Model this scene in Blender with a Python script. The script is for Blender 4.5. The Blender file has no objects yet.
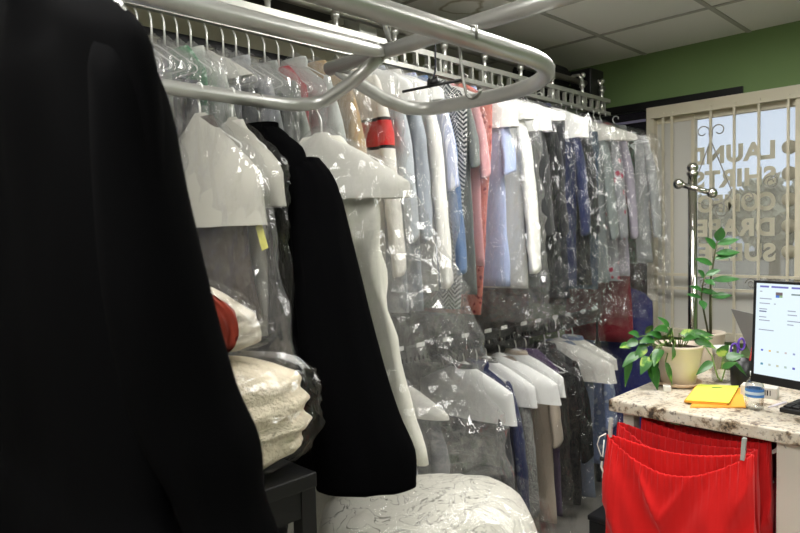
import bpy, math, random
from mathutils import Vector, Matrix, noise
R = random.Random(7)
sc = bpy.context.scene
C = sc.collection
V = Vector
PI = math.pi

# ------------------------------------------------------------------ helpers
def lin(c):
    return tuple(((v/255)/12.92 if v/255 <= .04045 else ((v/255+.055)/1.055)**2.4) for v in c)

class MB:
    """collects verts and faces of ONE mesh"""
    def __init__(s): s.v = []; s.f = []
    def add(s, vs, fs):
        n = len(s.v); s.v += [tuple(p) for p in vs]; s.f += [tuple(i+n for i in f) for f in fs]; return s
    def box(s, lo, hi):
        x0, y0, z0 = lo; x1, y1, z1 = hi
        return s.add([(x0,y0,z0),(x1,y0,z0),(x1,y1,z0),(x0,y1,z0),(x0,y0,z1),(x1,y0,z1),(x1,y1,z1),(x0,y1,z1)],
              [(0,3,2,1),(4,5,6,7),(0,1,5,4),(1,2,6,5),(2,3,7,6),(3,0,4,7)])
    def obox(s, c, ax, ay, az):
        c, ax, ay, az = V(c), V(ax), V(ay), V(az); vs = []
        for k in (-1, 1):
            for a, b in ((-1,-1),(1,-1),(1,1),(-1,1)): vs.append(c+ax*a+ay*b+az*k)
        return s.add(vs, [(0,3,2,1),(4,5,6,7),(0,1,5,4),(1,2,6,5),(2,3,7,6),(3,0,4,7)])
    def tube(s, pts, r, n=10, caps=True):
        pts = [V(p) for p in pts]; rs = r if isinstance(r, (list, tuple)) else [r]*len(pts)
        t0 = (pts[1]-pts[0]).normalized()
        a = t0.orthogonal().normalized(); rings = []
        for i, p in enumerate(pts):
            if i == 0: t = pts[1]-pts[0]
            elif i == len(pts)-1: t = pts[-1]-pts[-2]
            else: t = (pts[i+1]-p).normalized()+(p-pts[i-1]).normalized()
            t = t.normalized(); a = (a-t*a.dot(t))
            a = a.normalized() if a.length > 1e-6 else t.orthogonal().normalized()
            b = t.cross(a)
            rings.append([p+(a*math.cos(2*PI*k/n)+b*math.sin(2*PI*k/n))*rs[i] for k in range(n)])
        return s.rings(rings, caps, caps)
    def rings(s, rings, cap0=True, cap1=True):
        n = len(rings[0]); vs = [p for r in rings for p in r]; fs = []
        for i in range(len(rings)-1):
            for k in range(n):
                fs.append((i*n+k, i*n+(k+1)%n, (i+1)*n+(k+1)%n, (i+1)*n+k))
        if cap0: fs.append(tuple(range(n))[::-1])
        if cap1: fs.append(tuple((len(rings)-1)*n+k for k in range(n)))
        return s.add(vs, fs)
    def lathe(s, prof, c=(0,0,0), n=24, cap0=True, cap1=True):
        return s.rings([[(c[0]+r*math.cos(2*PI*k/n), c[1]+r*math.sin(2*PI*k/n), c[2]+z) for k in range(n)] for r, z in prof], cap0, cap1)
    def ball(s, c, r, n=14, m=8):
        return s.lathe([(max(1e-4, r*math.sin(PI*i/m)), -r*math.cos(PI*i/m)) for i in range(m+1)], c, n)
    def build(s, name, mat, parent=None, smooth=True, bevel=0):
        me = bpy.data.meshes.new(name); me.from_pydata(s.v, [], s.f); me.update()
        if smooth:
            me.polygons.foreach_set('use_smooth', [True]*len(me.polygons))
            if smooth == 'auto':
                try: me.set_sharp_from_angle(angle=math.radians(40))
                except Exception: pass
        o = bpy.data.objects.new(name, me); C.objects.link(o)
        if mat: me.materials.append(mat)
        if parent: o.parent = parent
        if bevel:
            b = o.modifiers.new('bevel', 'BEVEL'); b.width = bevel; b.segments = 2; b.limit_method = 'ANGLE'
        return o

def thing(name, label, cat, loc=(0,0,0), rz=0, group=None):
    o = bpy.data.objects.new(name, None); C.objects.link(o)
    o.location = loc; o.rotation_euler = (0, 0, rz); o.empty_display_size = .05
    return tag(o, label, cat, group)
def tag(o, label, cat, group=None, kind=None):
    o['label'] = label; o['category'] = cat
    if group: o['group'] = group
    if kind: o['kind'] = kind
    return o
def struct(o):
    o['kind'] = 'structure'; return o

# camera model: X runs along the rack, Y towards the rack, window wall at X = 4.1
F = 645.0; PITCH = math.atan(34/F); ROLL = math.radians(1.45)
EYE = V((0, 0, 1.55))
_f = V((math.cos(PITCH)/math.sqrt(2), math.cos(PITCH)/math.sqrt(2), -math.sin(PITCH)))
_r0 = V((1, -1, 0)).normalized(); _u0 = _r0.cross(_f)
_r = _r0*math.cos(ROLL)-_u0*math.sin(ROLL); _u = _r0*math.sin(ROLL)+_u0*math.cos(ROLL)
def P(px, py, d):
    """the place seen at a point of the photograph, d metres deep"""
    return EYE+(_f+_r*((px-400)/F)+_u*((266.5-py)/F))*d
LAT = V((1, -1, 0)).normalized(); DEP = V((1, 1, 0)).normalized(); UP = V((0, 0, 1))

def fbm(p, s, seed=0): return noise.noise(V((p[0]*s+seed*3.1, p[1]*s-seed*1.7, p[2]*s+seed)))
def lerp(a, b, t): return a+(b-a)*t
def interp(tab, s):
    if s <= tab[0][0]: return tab[0][1:]
    for a, b in zip(tab, tab[1:]):
        if s <= b[0]:
            t = (s-a[0])/(b[0]-a[0]); t = t*t*(3-2*t)*.5+t*.5
            return tuple(lerp(p, q, t) for p, q in zip(a[1:], b[1:]))
    return tab[-1][1:]

# ------------------------------------------------------------------ materials
def newmat(name):
    m = bpy.data.materials.new(name); m.use_nodes = True; nt = m.node_tree
    for n in list(nt.nodes): nt.nodes.remove(n)
    out = nt.nodes.new('ShaderNodeOutputMaterial')
    return m, nt, out
def N(nt, t, **kw):
    n = nt.nodes.new(t)
    for k, v in kw.items():
        if k.startswith('i_'):
            k2 = k[2:]; k2 = int(k2) if k2.isdigit() else k2.replace('_', ' ')
            n.inputs[k2].default_value = v
        else: setattr(n, k, v)
    return n
def rgba(c): return (*c, 1)
def pbr(name, col, rough=.5, metal=0, bump=0, bscale=60, var=0, vscale=8, spec=.5, emit=None, estr=0, coat=0):
    m, nt, out = newmat(name)
    b = N(nt, 'ShaderNodeBsdfPrincipled'); nt.links.new(b.outputs[0], out.inputs[0])
    b.inputs['Base Color'].default_value = rgba(col); b.inputs['Roughness'].default_value = rough
    b.inputs['Metallic'].default_value = metal; b.inputs['Specular IOR Level'].default_value = spec
    b.inputs['Coat Weight'].default_value = coat
    tc = N(nt, 'ShaderNodeTexCoord')
    if var:
        n = N(nt, 'ShaderNodeTexNoise', i_Scale=vscale, i_Detail=4.0); nt.links.new(tc.outputs['Object'], n.inputs['Vector'])
        mx = N(nt, 'ShaderNodeMix', data_type='RGBA'); mx.inputs[6].default_value = rgba([c*(1-var) for c in col]); mx.inputs[7].default_value = rgba([min(1, c*(1+var)) for c in col])
        nt.links.new(n.outputs['Fac'], mx.inputs[0]); nt.links.new(mx.outputs[2], b.inputs['Base Color'])
    if bump:
        n2 = N(nt, 'ShaderNodeTexNoise', i_Scale=bscale, i_Detail=3.0); nt.links.new(tc.outputs['Object'], n2.inputs['Vector'])
        bp = N(nt, 'ShaderNodeBump', i_Strength=bump, i_Distance=.01); nt.links.new(n2.outputs['Fac'], bp.inputs['Height']); nt.links.new(bp.outputs[0], b.inputs['Normal'])
    if emit: b.inputs['Emission Color'].default_value = rgba(emit); b.inputs['Emission Strength'].default_value = estr
    return m

def film(name, base, crink, tint=(1,1,1), scale=9, gloss=.9, rough=.07, edge=.12):
    m, nt, out = newmat(name); L = nt.links
    tc = N(nt, 'ShaderNodeTexCoord'); mp = N(nt, 'ShaderNodeMapping'); mp.inputs['Scale'].default_value = (1.6, 1.6, .55)
    L.new(tc.outputs['Object'], mp.inputs[0])
    n = N(nt, 'ShaderNodeTexNoise', i_Scale=scale, i_Detail=5.0, i_Roughness=.62, i_Distortion=1.2); L.new(mp.outputs[0], n.inputs['Vector'])
    # creases: thin ridges where the noise crosses its middle
    sub = N(nt, 'ShaderNodeMath', operation='SUBTRACT', i_1=.5); L.new(n.outputs['Fac'], sub.inputs[0])
    ab = N(nt, 'ShaderNodeMath', operation='ABSOLUTE'); L.new(sub.outputs[0], ab.inputs[0])
    mr = N(nt, 'ShaderNodeMapRange', i_1=0.0, i_2=.05, i_3=1.0, i_4=0.0); L.new(ab.outputs[0], mr.inputs[0])
    lw = N(nt, 'ShaderNodeLayerWeight', i_Blend=.35)
    a = N(nt, 'ShaderNodeMath', operation='MULTIPLY_ADD', i_1=crink, i_2=base); L.new(mr.outputs[0], a.inputs[0])
    pw = N(nt, 'ShaderNodeMath', operation='POWER', i_1=2.0); L.new(lw.outputs['Facing'], pw.inputs[0])
    a2 = N(nt, 'ShaderNodeMath', operation='MULTIPLY_ADD', i_1=edge, use_clamp=True); L.new(pw.outputs[0], a2.inputs[0]); L.new(a.outputs[0], a2.inputs[2])
    bp = N(nt, 'ShaderNodeBump', i_Strength=.35, i_Distance=.02); L.new(n.outputs['Fac'], bp.inputs['Height'])
    gl = N(nt, 'ShaderNodeBsdfGlossy', i_Roughness=rough); gl.inputs[0].default_value = (1,1,1,1); L.new(bp.outputs[0], gl.inputs['Normal'])
    df = N(nt, 'ShaderNodeBsdfDiffuse'); df.inputs[0].default_value = rgba([.85*c for c in tint])
    tl = N(nt, 'ShaderNodeBsdfTranslucent'); tl.inputs[0].default_value = rgba([.8*c for c in tint])
    m1 = N(nt, 'ShaderNodeMixShader', i_0=.4); L.new(df.outputs[0], m1.inputs[1]); L.new(tl.outputs[0], m1.inputs[2])
    m2 = N(nt, 'ShaderNodeMixShader', i_0=gloss); L.new(m1.outputs[0], m2.inputs[1]); L.new(gl.outputs[0], m2.inputs[2])
    tr = N(nt, 'ShaderNodeBsdfTransparent'); tr.inputs[0].default_value = (.985,.985,.985,1)
    m3 = N(nt, 'ShaderNodeMixShader'); L.new(a2.outputs[0], m3.inputs[0]); L.new(tr.outputs[0], m3.inputs[1]); L.new(m2.outputs[0], m3.inputs[2])
    L.new(m3.outputs[0], out.inputs[0]); return m

FABRICS = {}
def fabric(srgb, pattern='plain', srgb2=(255,255,255), scale=1.0, rough=.85):
    key = (srgb, pattern, srgb2, scale)
    if key in FABRICS: return FABRICS[key]
    m, nt, out = newmat('fabric_'+pattern); L = nt.links; FABRICS[key] = m
    b = N(nt, 'ShaderNodeBsdfPrincipled', i_Roughness=rough); b.inputs['Specular IOR Level'].default_value = .25
    b.inputs['Sheen Weight'].default_value = .0 if sum(srgb) < 90 else .15
    L.new(b.outputs[0], out.inputs[0])
    c1, c2 = lin(srgb), lin(srgb2)
    tc = N(nt, 'ShaderNodeTexCoord')
    def mix(fac_out, a=c1, bb=c2):
        mx = N(nt, 'ShaderNodeMix', data_type='RGBA'); mx.inputs[6].default_value = rgba(a); mx.inputs[7].default_value = rgba(bb)
        L.new(fac_out, mx.inputs[0]); L.new(mx.outputs[2], b.inputs['Base Color'])
    sx = N(nt, 'ShaderNodeSeparateXYZ'); L.new(tc.outputs['Object'], sx.inputs[0])
    def mth(op, a, bv=None, c=None):
        n = N(nt, 'ShaderNodeMath', operation=op)
        for i, x in enumerate((a, bv, c)):
            if x is None: continue
            if isinstance(x, (int, float)): n.inputs[i].default_value = x
            else: L.new(x, n.inputs[i])
        return n.outputs[0]
    if pattern == 'plain':
        n = N(nt, 'ShaderNodeTexNoise', i_Scale=6.0, i_Detail=3.0); L.new(tc.outputs['Object'], n.inputs['Vector'])
        mix(n.outputs['Fac'], [c*.93 for c in c1], [min(1, c*1.05) for c in c1])
    elif pattern == 'herringbone':
        h = mth('ADD', sx.outputs[0], sx.outputs[1])
        tri = mth('PINGPONG', mth('MULTIPLY', h, 1.0), .028*scale)
        ph = mth('ADD', mth('MULTIPLY', tri, 1.2), sx.outputs[2])
        mix(mth('GREATER_THAN', mth('SINE', mth('MULTIPLY', ph, 330/scale)), 0.1))
    elif pattern == 'floral':
        v = N(nt, 'ShaderNodeTexVoronoi', i_Scale=26.0*scale); L.new(tc.outputs['Object'], v.inputs['Vector'])
        n = N(nt, 'ShaderNodeTexNoise', i_Scale=40.0*scale, i_Detail=2.0); L.new(tc.outputs['Object'], n.inputs['Vector'])
        mix(mth('LESS_THAN', mth('ADD', v.outputs['Distance'], mth('MULTIPLY', n.outputs['Fac'], .6)), .62))
    elif pattern == 'stripe':
        mix(mth('GREATER_THAN', mth('SINE', mth('MULTIPLY', mth('ADD', sx.outputs[0], sx.outputs[1]), 420/scale)), .3))
    elif pattern == 'knit':
        v = N(nt, 'ShaderNodeTexVoronoi', i_Scale=120.0/scale); L.new(tc.outputs['Object'], v.inputs['Vector'])
        mix(mth('GREATER_THAN', v.outputs['Distance'], .45))
    elif pattern == 'band':
        z = sx.outputs[2]
        inb = mth('MULTIPLY', mth('GREATER_THAN', z, -.335), mth('LESS_THAN', z, -.245))
        edge = mth('MULTIPLY', mth('GREATER_THAN', z, -.347), mth('LESS_THAN', z, -.233))
        mx = N(nt, 'ShaderNodeMix', data_type='RGBA'); mx.inputs[6].default_value = rgba(c1); mx.inputs[7].default_value = (.01,.01,.012,1); L.new(edge, mx.inputs[0])
        mx2 = N(nt, 'ShaderNodeMix', data_type='RGBA'); L.new(mx.outputs[2], mx2.inputs[6]); mx2.inputs[7].default_value = rgba(c2); L.new(inb, mx2.inputs[0])
        L.new(mx2.outputs[2], b.inputs['Base Color'])
    elif pattern == 'sketch':
        n = N(nt, 'ShaderNodeTexNoise', i_Scale=9.0*scale, i_Detail=3.0, i_Distortion=2.5); L.new(tc.outputs['Object'], n.inputs['Vector'])
        ln = mth('LESS_THAN', mth('ABSOLUTE', mth('SUBTRACT', n.outputs['Fac'], .5)), .011)
        n2 = N(nt, 'ShaderNodeTexNoise', i_Scale=4.0*scale); L.new(tc.outputs['Object'], n2.inputs['Vector'])
        mix(mth('MULTIPLY', ln, mth('MULTIPLY', n2.outputs['Fac'], 1.3)))
    elif pattern == 'dots':
        v = N(nt, 'ShaderNodeTexVoronoi', i_Scale=30.0/scale); L.new(tc.outputs['Object'], v.inputs['Vector'])
        mix(mth('LESS_THAN', v.outputs['Distance'], .3))
    n3 = N(nt, 'ShaderNodeTexNoise', i_Scale=320.0, i_Detail=2.0); L.new(tc.outputs['Object'], n3.inputs['Vector'])
    bp = N(nt, 'ShaderNodeBump', i_Strength=.15, i_Distance=.004); L.new(n3.outputs['Fac'], bp.inputs['Height']); L.new(bp.outputs[0], b.inputs['Normal'])
    return m

M = {}
M['steel'] = pbr('galvanised_steel', lin((188,188,184)), .36, .65, bump=.05, bscale=90, var=.06, vscale=14)
M['dark_steel'] = pbr('worn_steel', lin((170,166,156)), .34, .9, var=.2, vscale=9)
M['bolt'] = pbr('zinc_bolt', lin((205,205,200)), .3, .9)
M['chrome'] = pbr('chrome', lin((215,212,205)), .12, 1.0)
M['track'] = pbr('track_metal', lin((175,175,168)), .4, .6)
M['black_metal'] = pbr('black_metal', lin((22,22,23)), .42, .2)
M['black_plastic'] = pbr('black_plastic', lin((24,24,26)), .4)
M['wire'] = pbr('hanger_wire', lin((228,228,224)), .35, .3)
M['steelwire'] = pbr('steel_wire', lin((150,150,145)), .3, .9)
M['blackwire'] = pbr('black_wire', lin((32,32,44)), .35, .4)
M['paper'] = pbr('cape_paper', lin((243,243,240)), .75, var=.02, bump=.08, bscale=25)
M['greypaper'] = pbr('cape_paper_dull', lin((206,204,196)), .8, var=.04, bump=.1, bscale=20)
M['softpaper'] = pbr('cape_paper_soft', lin((226,226,223)), .75, var=.03, bump=.1, bscale=20)
M['dullpaper'] = pbr('cape_paper_grey', lin((172,170,160)), .8, var=.05, bump=.12, bscale=18)
M['film'] = film('clear_film', .04, .03, gloss=.94, edge=.09)
M['softfilm'] = film('milky_film', .12, .06, scale=7, gloss=.55)
M['shoulder_film'] = film('crinkled_milky_film', .10, .20, scale=16, gloss=.72, rough=.09)
M['crisp'] = film('crisp_film', .042, .035, scale=12, gloss=.96, rough=.06, edge=.09)
M['green_wall'] = pbr('green_paint', lin((116,142,92)), .75, var=.04, vscale=2, bump=.03)
M['beige_wall'] = pbr('beige_paint', lin((196,192,168)), .8, var=.04, vscale=2)
M['ceiling'] = None
M['cream'] = pbr('cream_paint', lin((214,206,184)), .5, var=.04, vscale=6)
M['grey_panel'] = pbr('grey_white_panel', lin((205,203,196)), .6, var=.03, vscale=4)
M['floor'] = pbr('floor_vinyl', lin((136,132,126)), .5, var=.12, vscale=5)
M['tbar'] = pbr('ceiling_bar', lin((172,171,166)), .6)
M['pot'] = pbr('beige_pot', lin((212,198,180)), .5, var=.03)
M['soil'] = pbr('soil', lin((60,44,32)), .9, var=.3, vscale=30, bump=.5)
M['desk_leg'] = pbr('desk_leg', lin((222,216,204)), .5)
M['navy'] = fabric((44,48,108))
M['black_cloth'] = pbr('black_wool', lin((6,6,7)), .95, spec=.03, var=.15, vscale=5)
M['yellow'] = pbr('yellow_paper', lin((232,246,92)), .7)
M['orange'] = pbr('manila_orange', lin((240,170,62)), .7, var=.05)
M['label_blue'] = pbr('label_blue', lin((70,130,205)), .5)

# ------------------------------------------------------------------ the room
XW, YL, YR, XF, ZC = 4.10, 2.75, -2.6, -2.0, 2.65
struct(MB().box((XF-.1, YR-.1, -.1), (XW+.12, YL+.1, 0)).build('floor', M['floor'], smooth=False))
# ceiling with a brown water stain ring on one tile
m, nt, out = newmat('ceiling_tile'); L = nt.links
b = N(nt, 'ShaderNodeBsdfPrincipled', i_Roughness=.9); L.new(b.outputs[0], out.inputs[0])
tc = N(nt, 'ShaderNodeTexCoord'); vm = N(nt, 'ShaderNodeVectorMath', operation='DISTANCE'); vm.inputs[1].default_value = (2.53, 2.05, 2.65)
nz = N(nt, 'ShaderNodeTexNoise', i_Scale=9.0, i_Detail=2.0); L.new(tc.outputs['Object'], nz.inputs['Vector'])
L.new(tc.outputs['Object'], vm.inputs[0])
ad = N(nt, 'ShaderNodeMath', operation='MULTIPLY_ADD', i_1=.12); L.new(nz.outputs['Fac'], ad.inputs[0]); L.new(vm.outputs['Value'], ad.inputs[2])
s1 = N(nt, 'ShaderNodeMath', operation='SUBTRACT', i_1=.16); L.new(ad.outputs[0], s1.inputs[0])
s2 = N(nt, 'ShaderNodeMath', operation='ABSOLUTE'); L.new(s1.outputs[0], s2.inputs[0])
mr = N(nt, 'ShaderNodeMapRange', i_1=0.0, i_2=.018, i_3=.7, i_4=0.0); L.new(s2.outputs[0], mr.inputs[0])
mx = N(nt, 'ShaderNodeMix', data_type='RGBA'); mx.inputs[6].default_value = rgba(lin((232,231,228))); mx.inputs[7].default_value = rgba(lin((140,125,90)))
L.new(mr.outputs[0], mx.inputs[0]); L.new(mx.outputs[2], b.inputs['Base Color'])
n4 = N(nt, 'ShaderNodeTexNoise', i_Scale=140.0, i_Detail=2.0); L.new(tc.outputs['Object'], n4.inputs['Vector'])
bp = N(nt, 'ShaderNodeBump', i_Strength=.2, i_Distance=.005); L.new(n4.outputs['Fac'], bp.inputs['Height']); L.new(bp.outputs[0], b.inputs['Normal'])
struct(MB().box((XF-.1, YR-.1, ZC), (XW+.12, YL+.1, ZC+.1)).build('ceiling', m, smooth=False))
g = MB()
y = 1.22-.61*6
while y < YL:
    g.box((XF, y-.012, ZC-.006), (XW, y+.012, ZC)); y += .61
x = 3.49-.61*9
while x < XW:
    g.box((x-.012, YR, ZC-.0055), (x+.012, YL, ZC)); x += .61
struct(g.build('trim_1', M['tbar'], smooth=False))
struct(MB().box((XF-.1, YL, 0), (XW+.12, YL+.1, ZC)).build('wall_left', M['beige_wall'], smooth=False))
struct(MB().box((XF, YL-.012, 0), (XW, YL, 1.98)).build('backing_sheet', pbr('dark_backing', lin((44,44,46)), .7), smooth=False))  # added dark sheet, keeps the gaps behind the rack dark
struct(MB().box((XF-.1, YR-.1, 0), (XW+.12, YR, ZC)).build('wall_right', M['green_wall'], smooth=False))
struct(MB().box((XF-.1, YR, 0), (XF, YL, ZC)).build('wall_front', M['beige_wall'], smooth=False))
WY0, WY1, WZ0, WZ1 = .965, 1.775, .85, 2.27           # window opening
wb = MB()
wb.box((XW, YR, WZ1), (XW+.12, YL, ZC)); wb.box((XW, YR, 0), (XW+.12, YL, WZ0))
wb.box((XW, WY1, WZ0), (XW+.12, YL, WZ1)); wb.box((XW, YR, WZ0), (XW+.12, WY0, WZ1))
struct(wb.build('wall_back', M['green_wall'], smooth=False))
# window: frame, glass, sill, vinyl lettering
wf = MB()
fx0, fx1 = XW-.035, XW+.06
wf.box((fx0, WY0-.045, WZ0), (fx1, WY0+.012, WZ1+.03)); wf.box((fx0, WY1-.012, WZ0), (fx1, WY1+.035, WZ1+.03))
wf.box((fx0, WY0+.012, WZ1-.03), (fx1, WY1-.012, WZ1+.03)); wf.box((fx0, WY0+.012, WZ0), (fx1, WY1-.012, WZ0+.05))
wf.box((XW+.012, WY0+.012, WZ1-.075), (XW+.05, WY1-.012, WZ1-.03))
wf.box((XW+.005, 1.528, WZ0+.05), (XW+.055, 1.548, WZ1-.03))
win = struct(wf.build('window_1', M['cream'], smooth=False))
struct(MB().box((XW+.02, 1.548, WZ0+.05), (XW+.045, WY1-.012, WZ1-.03)).build('frosted_panel', M['grey_panel'], win, smooth=False))
struct(MB().box((XW+.005, WY0+.012, WZ0+.05), (XW+.035, 1.528, 1.16)).build('lower_panel', M['grey_panel'], win, smooth=False))
# hazy dusty glass
m, nt, out = newmat('dusty_glass'); L = nt.links
tr = N(nt, 'ShaderNodeBsdfTransparent'); tr.inputs[0].default_value = (.93,.95,.93,1)
df = N(nt, 'ShaderNodeBsdfDiffuse'); df.inputs[0].default_value = (.5,.48,.40,1)
tl = N(nt, 'ShaderNodeBsdfTranslucent'); tl.inputs[0].default_value = (.62,.54,.38,1)
ml = N(nt, 'ShaderNodeMixShader', i_0=.5); L.new(df.outputs[0], ml.inputs[1]); L.new(tl.outputs[0], ml.inputs[2])
gl = N(nt, 'ShaderNodeBsdfGlossy', i_Roughness=.03)
m1 = N(nt, 'ShaderNodeMixShader', i_0=.36); L.new(tr.outputs[0], m1.inputs[1]); L.new(ml.outputs[0], m1.inputs[2])
fr = N(nt, 'ShaderNodeFresnel', i_IOR=1.35); m2 = N(nt, 'ShaderNodeMixShader'); L.new(fr.outputs[0], m2.inputs[0]); L.new(m1.outputs[0], m2.inputs[1]); L.new(gl.outputs[0], m2.inputs[2])
L.new(m2.outputs[0], out.inputs[0])
struct(MB().box((XW+.060, WY0, WZ0), (XW+.066, WY1, WZ1)).build('glass', m, win, smooth=False))
vinyl = pbr('vinyl_letters', lin((205,200,180)), .7)
dg = None
def text_mesh(body, size, off):
    cu = bpy.data.curves.new('t', 'FONT'); cu.body = body; cu.size = size; cu.extrude = .001; cu.offset = off; cu.space_character = 1.08
    o = bpy.data.objects.new('t', cu); C.objects.link(o); bpy.context.view_layer.update()
    me = bpy.data.meshes.new_from_object(o.evaluated_get(bpy.context.evaluated_depsgraph_get()))
    bpy.data.objects.remove(o); return me
def bullet(z):
    return MB().rings([[(XW+.054+k, 1.026+.040*math.cos(2*PI*i/20), z+.040*math.sin(2*PI*i/20)) for i in range(20)] for k in (0, .002)])
for word, zb in (('LAUNDRY', 1.925), ('SHIRTS', 1.778), ('COMFORTERS', 1.63), ('DRAPES', 1.482), ('SUEDE', 1.335)):
    me = text_mesh(word, .138, .006); me.materials.append(vinyl)
    o = bpy.data.objects.new('lettering', me); C.objects.link(o); o.parent = win
    sx = .42/ (5*.1) if word == 'COMFORTERS' else 1.0
    o.matrix_world = Matrix(((0,0,1,XW+.055),(sx if sx < 1 else 1,0,0,1.095),(0,1,0,zb),(0,0,0,1)))
    o['label'] = 'mirrored vinyl word '+word+' on the glass'
    bullet(zb+.05).build('bullet_dot', vinyl, win)
# black header strip, blacked-out pane left of the window
struct(MB().box((XW-.018, 1.25, WZ1+.025), (XW-.001, YL-.002, WZ1+.075)).build('trim_2', M['black_metal'], smooth=False))
dk = MB().box((XW-.02, WY1+.045, 1.0), (XW-.002, YL-.05, WZ1+.02)).build('window_2', pbr('blackout_pane', lin((30,28,36)), .25), smooth=False); struct(dk)
struct(MB().box((XW-.03, WY1+.045, WZ1-.05), (XW-.0205, YL-.05, WZ1-.035)).build('pane_highlight', pbr('lilac_highlight', lin((140,135,165)), .4), dk, smooth=False))  # lilac strip paints the highlight line across the dark pane
# the dark door edge at the right end
dr = struct(MB().box((XW-.03, .36, .0), (XW-.002, .935, 2.28)).build('door_1', pbr('dark_door', lin((38,34,48)), .4), smooth=False))
struct(MB().box((XW-.045, .36, 1.9), (XW-.0305, .935, 1.93)).build('door_rail', M['cream'], dr, smooth=False))

# security grille: cream bars with scrolls
gr = thing('security_grille', 'cream iron security grille with scrolls in front of the lettered window', 'grille', (XW-.06, 1.4, WZ0))
def gl_(p): return (p[0]-(XW-.06), p[1]-1.4, p[2]-WZ0)
for yb in (1.70, 1.645, 1.415, 1.285, 1.155, 1.008):
    MB().box(gl_((XW-.052, yb-.0065, .86)), gl_((XW-.039, yb+.0065, 2.255))).build('bar', M['cream'], gr, smooth=False)
for zz in (1.245, 1.16, 2.235):
    MB().box(gl_((XW-.055, WY0-.03, zz-.008)), gl_((XW-.036, WY1, zz+.008))).build('crossbar', M['cream'], gr, smooth=False)
iron = pbr('grey_iron', lin((150,146,136)), .5)
def scroll(y, z, r, turns, dirn, a0, n=26):
    return [gl_((XW-.045, y+dirn*r*(1-.75*i/n)*math.cos(a0+turns*2*PI*i/n), z+r*(1-.75*i/n)*math.sin(a0+turns*2*PI*i/n))) for i in range(n+1)]
for s in (-1, 1):
    # top curl of the heart, its long side and its foot loop
    pts = [gl_((XW-.045, 1.415, 2.0)), gl_((XW-.045, 1.415+s*.002, 2.05))]
    for k in range(27):
        th_ = math.radians(205-13.5*k); r_ = .040-.0009*k
        pts.append(gl_((XW-.045, 1.415+s*(.046+r_*math.cos(th_)), 2.105+r_*math.sin(th_))))
    MB().tube(pts, .0035, 6).build('scroll', iron, gr)
    MB().tube([gl_((XW-.045, 1.415+s*(.0+.115*k/8), 2.05-.30*k/8)) for k in range(9)]+
              [gl_((XW-.045, 1.415+s*(.115*math.cos(t)), 1.75-.085*math.sin(t))) for t in (.3,.6,.9,1.2,1.5)], .0035, 6).build('scroll', iron, gr)
    for (yc, zc, r) in ((1.36, 1.63, .05), (1.21, 1.70, .035), (1.09, 1.78, .04), (1.30, 1.205, .033), (1.19, 1.205, .033), (1.46, 1.205, .033), (1.09, 1.205, .033)):
        if s == 1: MB().tube(scroll(yc, zc, r, 1.5, 1, 0), .0035, 6).build('scroll', iron, gr)

# what stands outside the window
asphalt = pbr('pavement', lin((122,114,98)), .9, var=.1, vscale=.6)
struct(MB().box((4.3, -30, -.12), (60, 40, -.02)).build('ground', asphalt, smooth=False))
leafm = pbr('street_leaves', lin((160,154,126)), .8, var=.15, vscale=2)  # pale beige has the haze mixed into the leaf colour
barkm = pbr('bark', lin((92,78,62)), .9)
for i, (tx, ty, h, cr, lab) in enumerate(((17, 4.5, 2.6, 1.1, 'hazy green street tree outside the window, right of the scrolls'), (22, 8.6, 2.4, 1.2, 'low hazy street tree seen through the window behind the chrome pole'))):
    t = thing('street_tree', lab, 'tree', (tx, ty, -.02))
    MB().tube([(0,0,0),(.05,0,h*.4),(0,.05,h*.7)], [.14,.11,.06], 8).build('trunk', barkm, t)
    c = MB()
    for k in range(900):
        d = V((R.gauss(0,1), R.gauss(0,1), R.gauss(0,1))).normalized()*cr*R.random()**.4
        p = V((0,0,h*.7))+V((d.x, d.y, d.z*.75)); a = V((R.uniform(-1,1),R.uniform(-1,1),R.uniform(-1,1))).normalized()*.13; bb = a.orthogonal().normalized()*.09
        c.add([p-a-bb, p+a-bb, p+a+bb, p-a+bb], [(0,1,2,3)])
    c.build('crown', leafm, t, smooth=False)
bl = thing('shop_building', 'pale low building across the street outside the window', 'building', (44, 12, -.02))
MB().box((0,-12,0),(5,12,2.9)).build('wall', pbr('far_wall', lin((150,144,126)), .9), bl, smooth=False)
MB().box((-.3,-12.2,2.9),(5,12.2,3.2)).build('roof', pbr('far_roof', lin((150,140,126)), .8), bl, smooth=False)
for k in range(6): MB().box((-.03, -7+2.6*k, .7), (0, -5.6+2.6*k, 2.0)).build('shop_window', pbr('far_glass', lin((120,126,130)), .2), bl, smooth=False)
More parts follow.
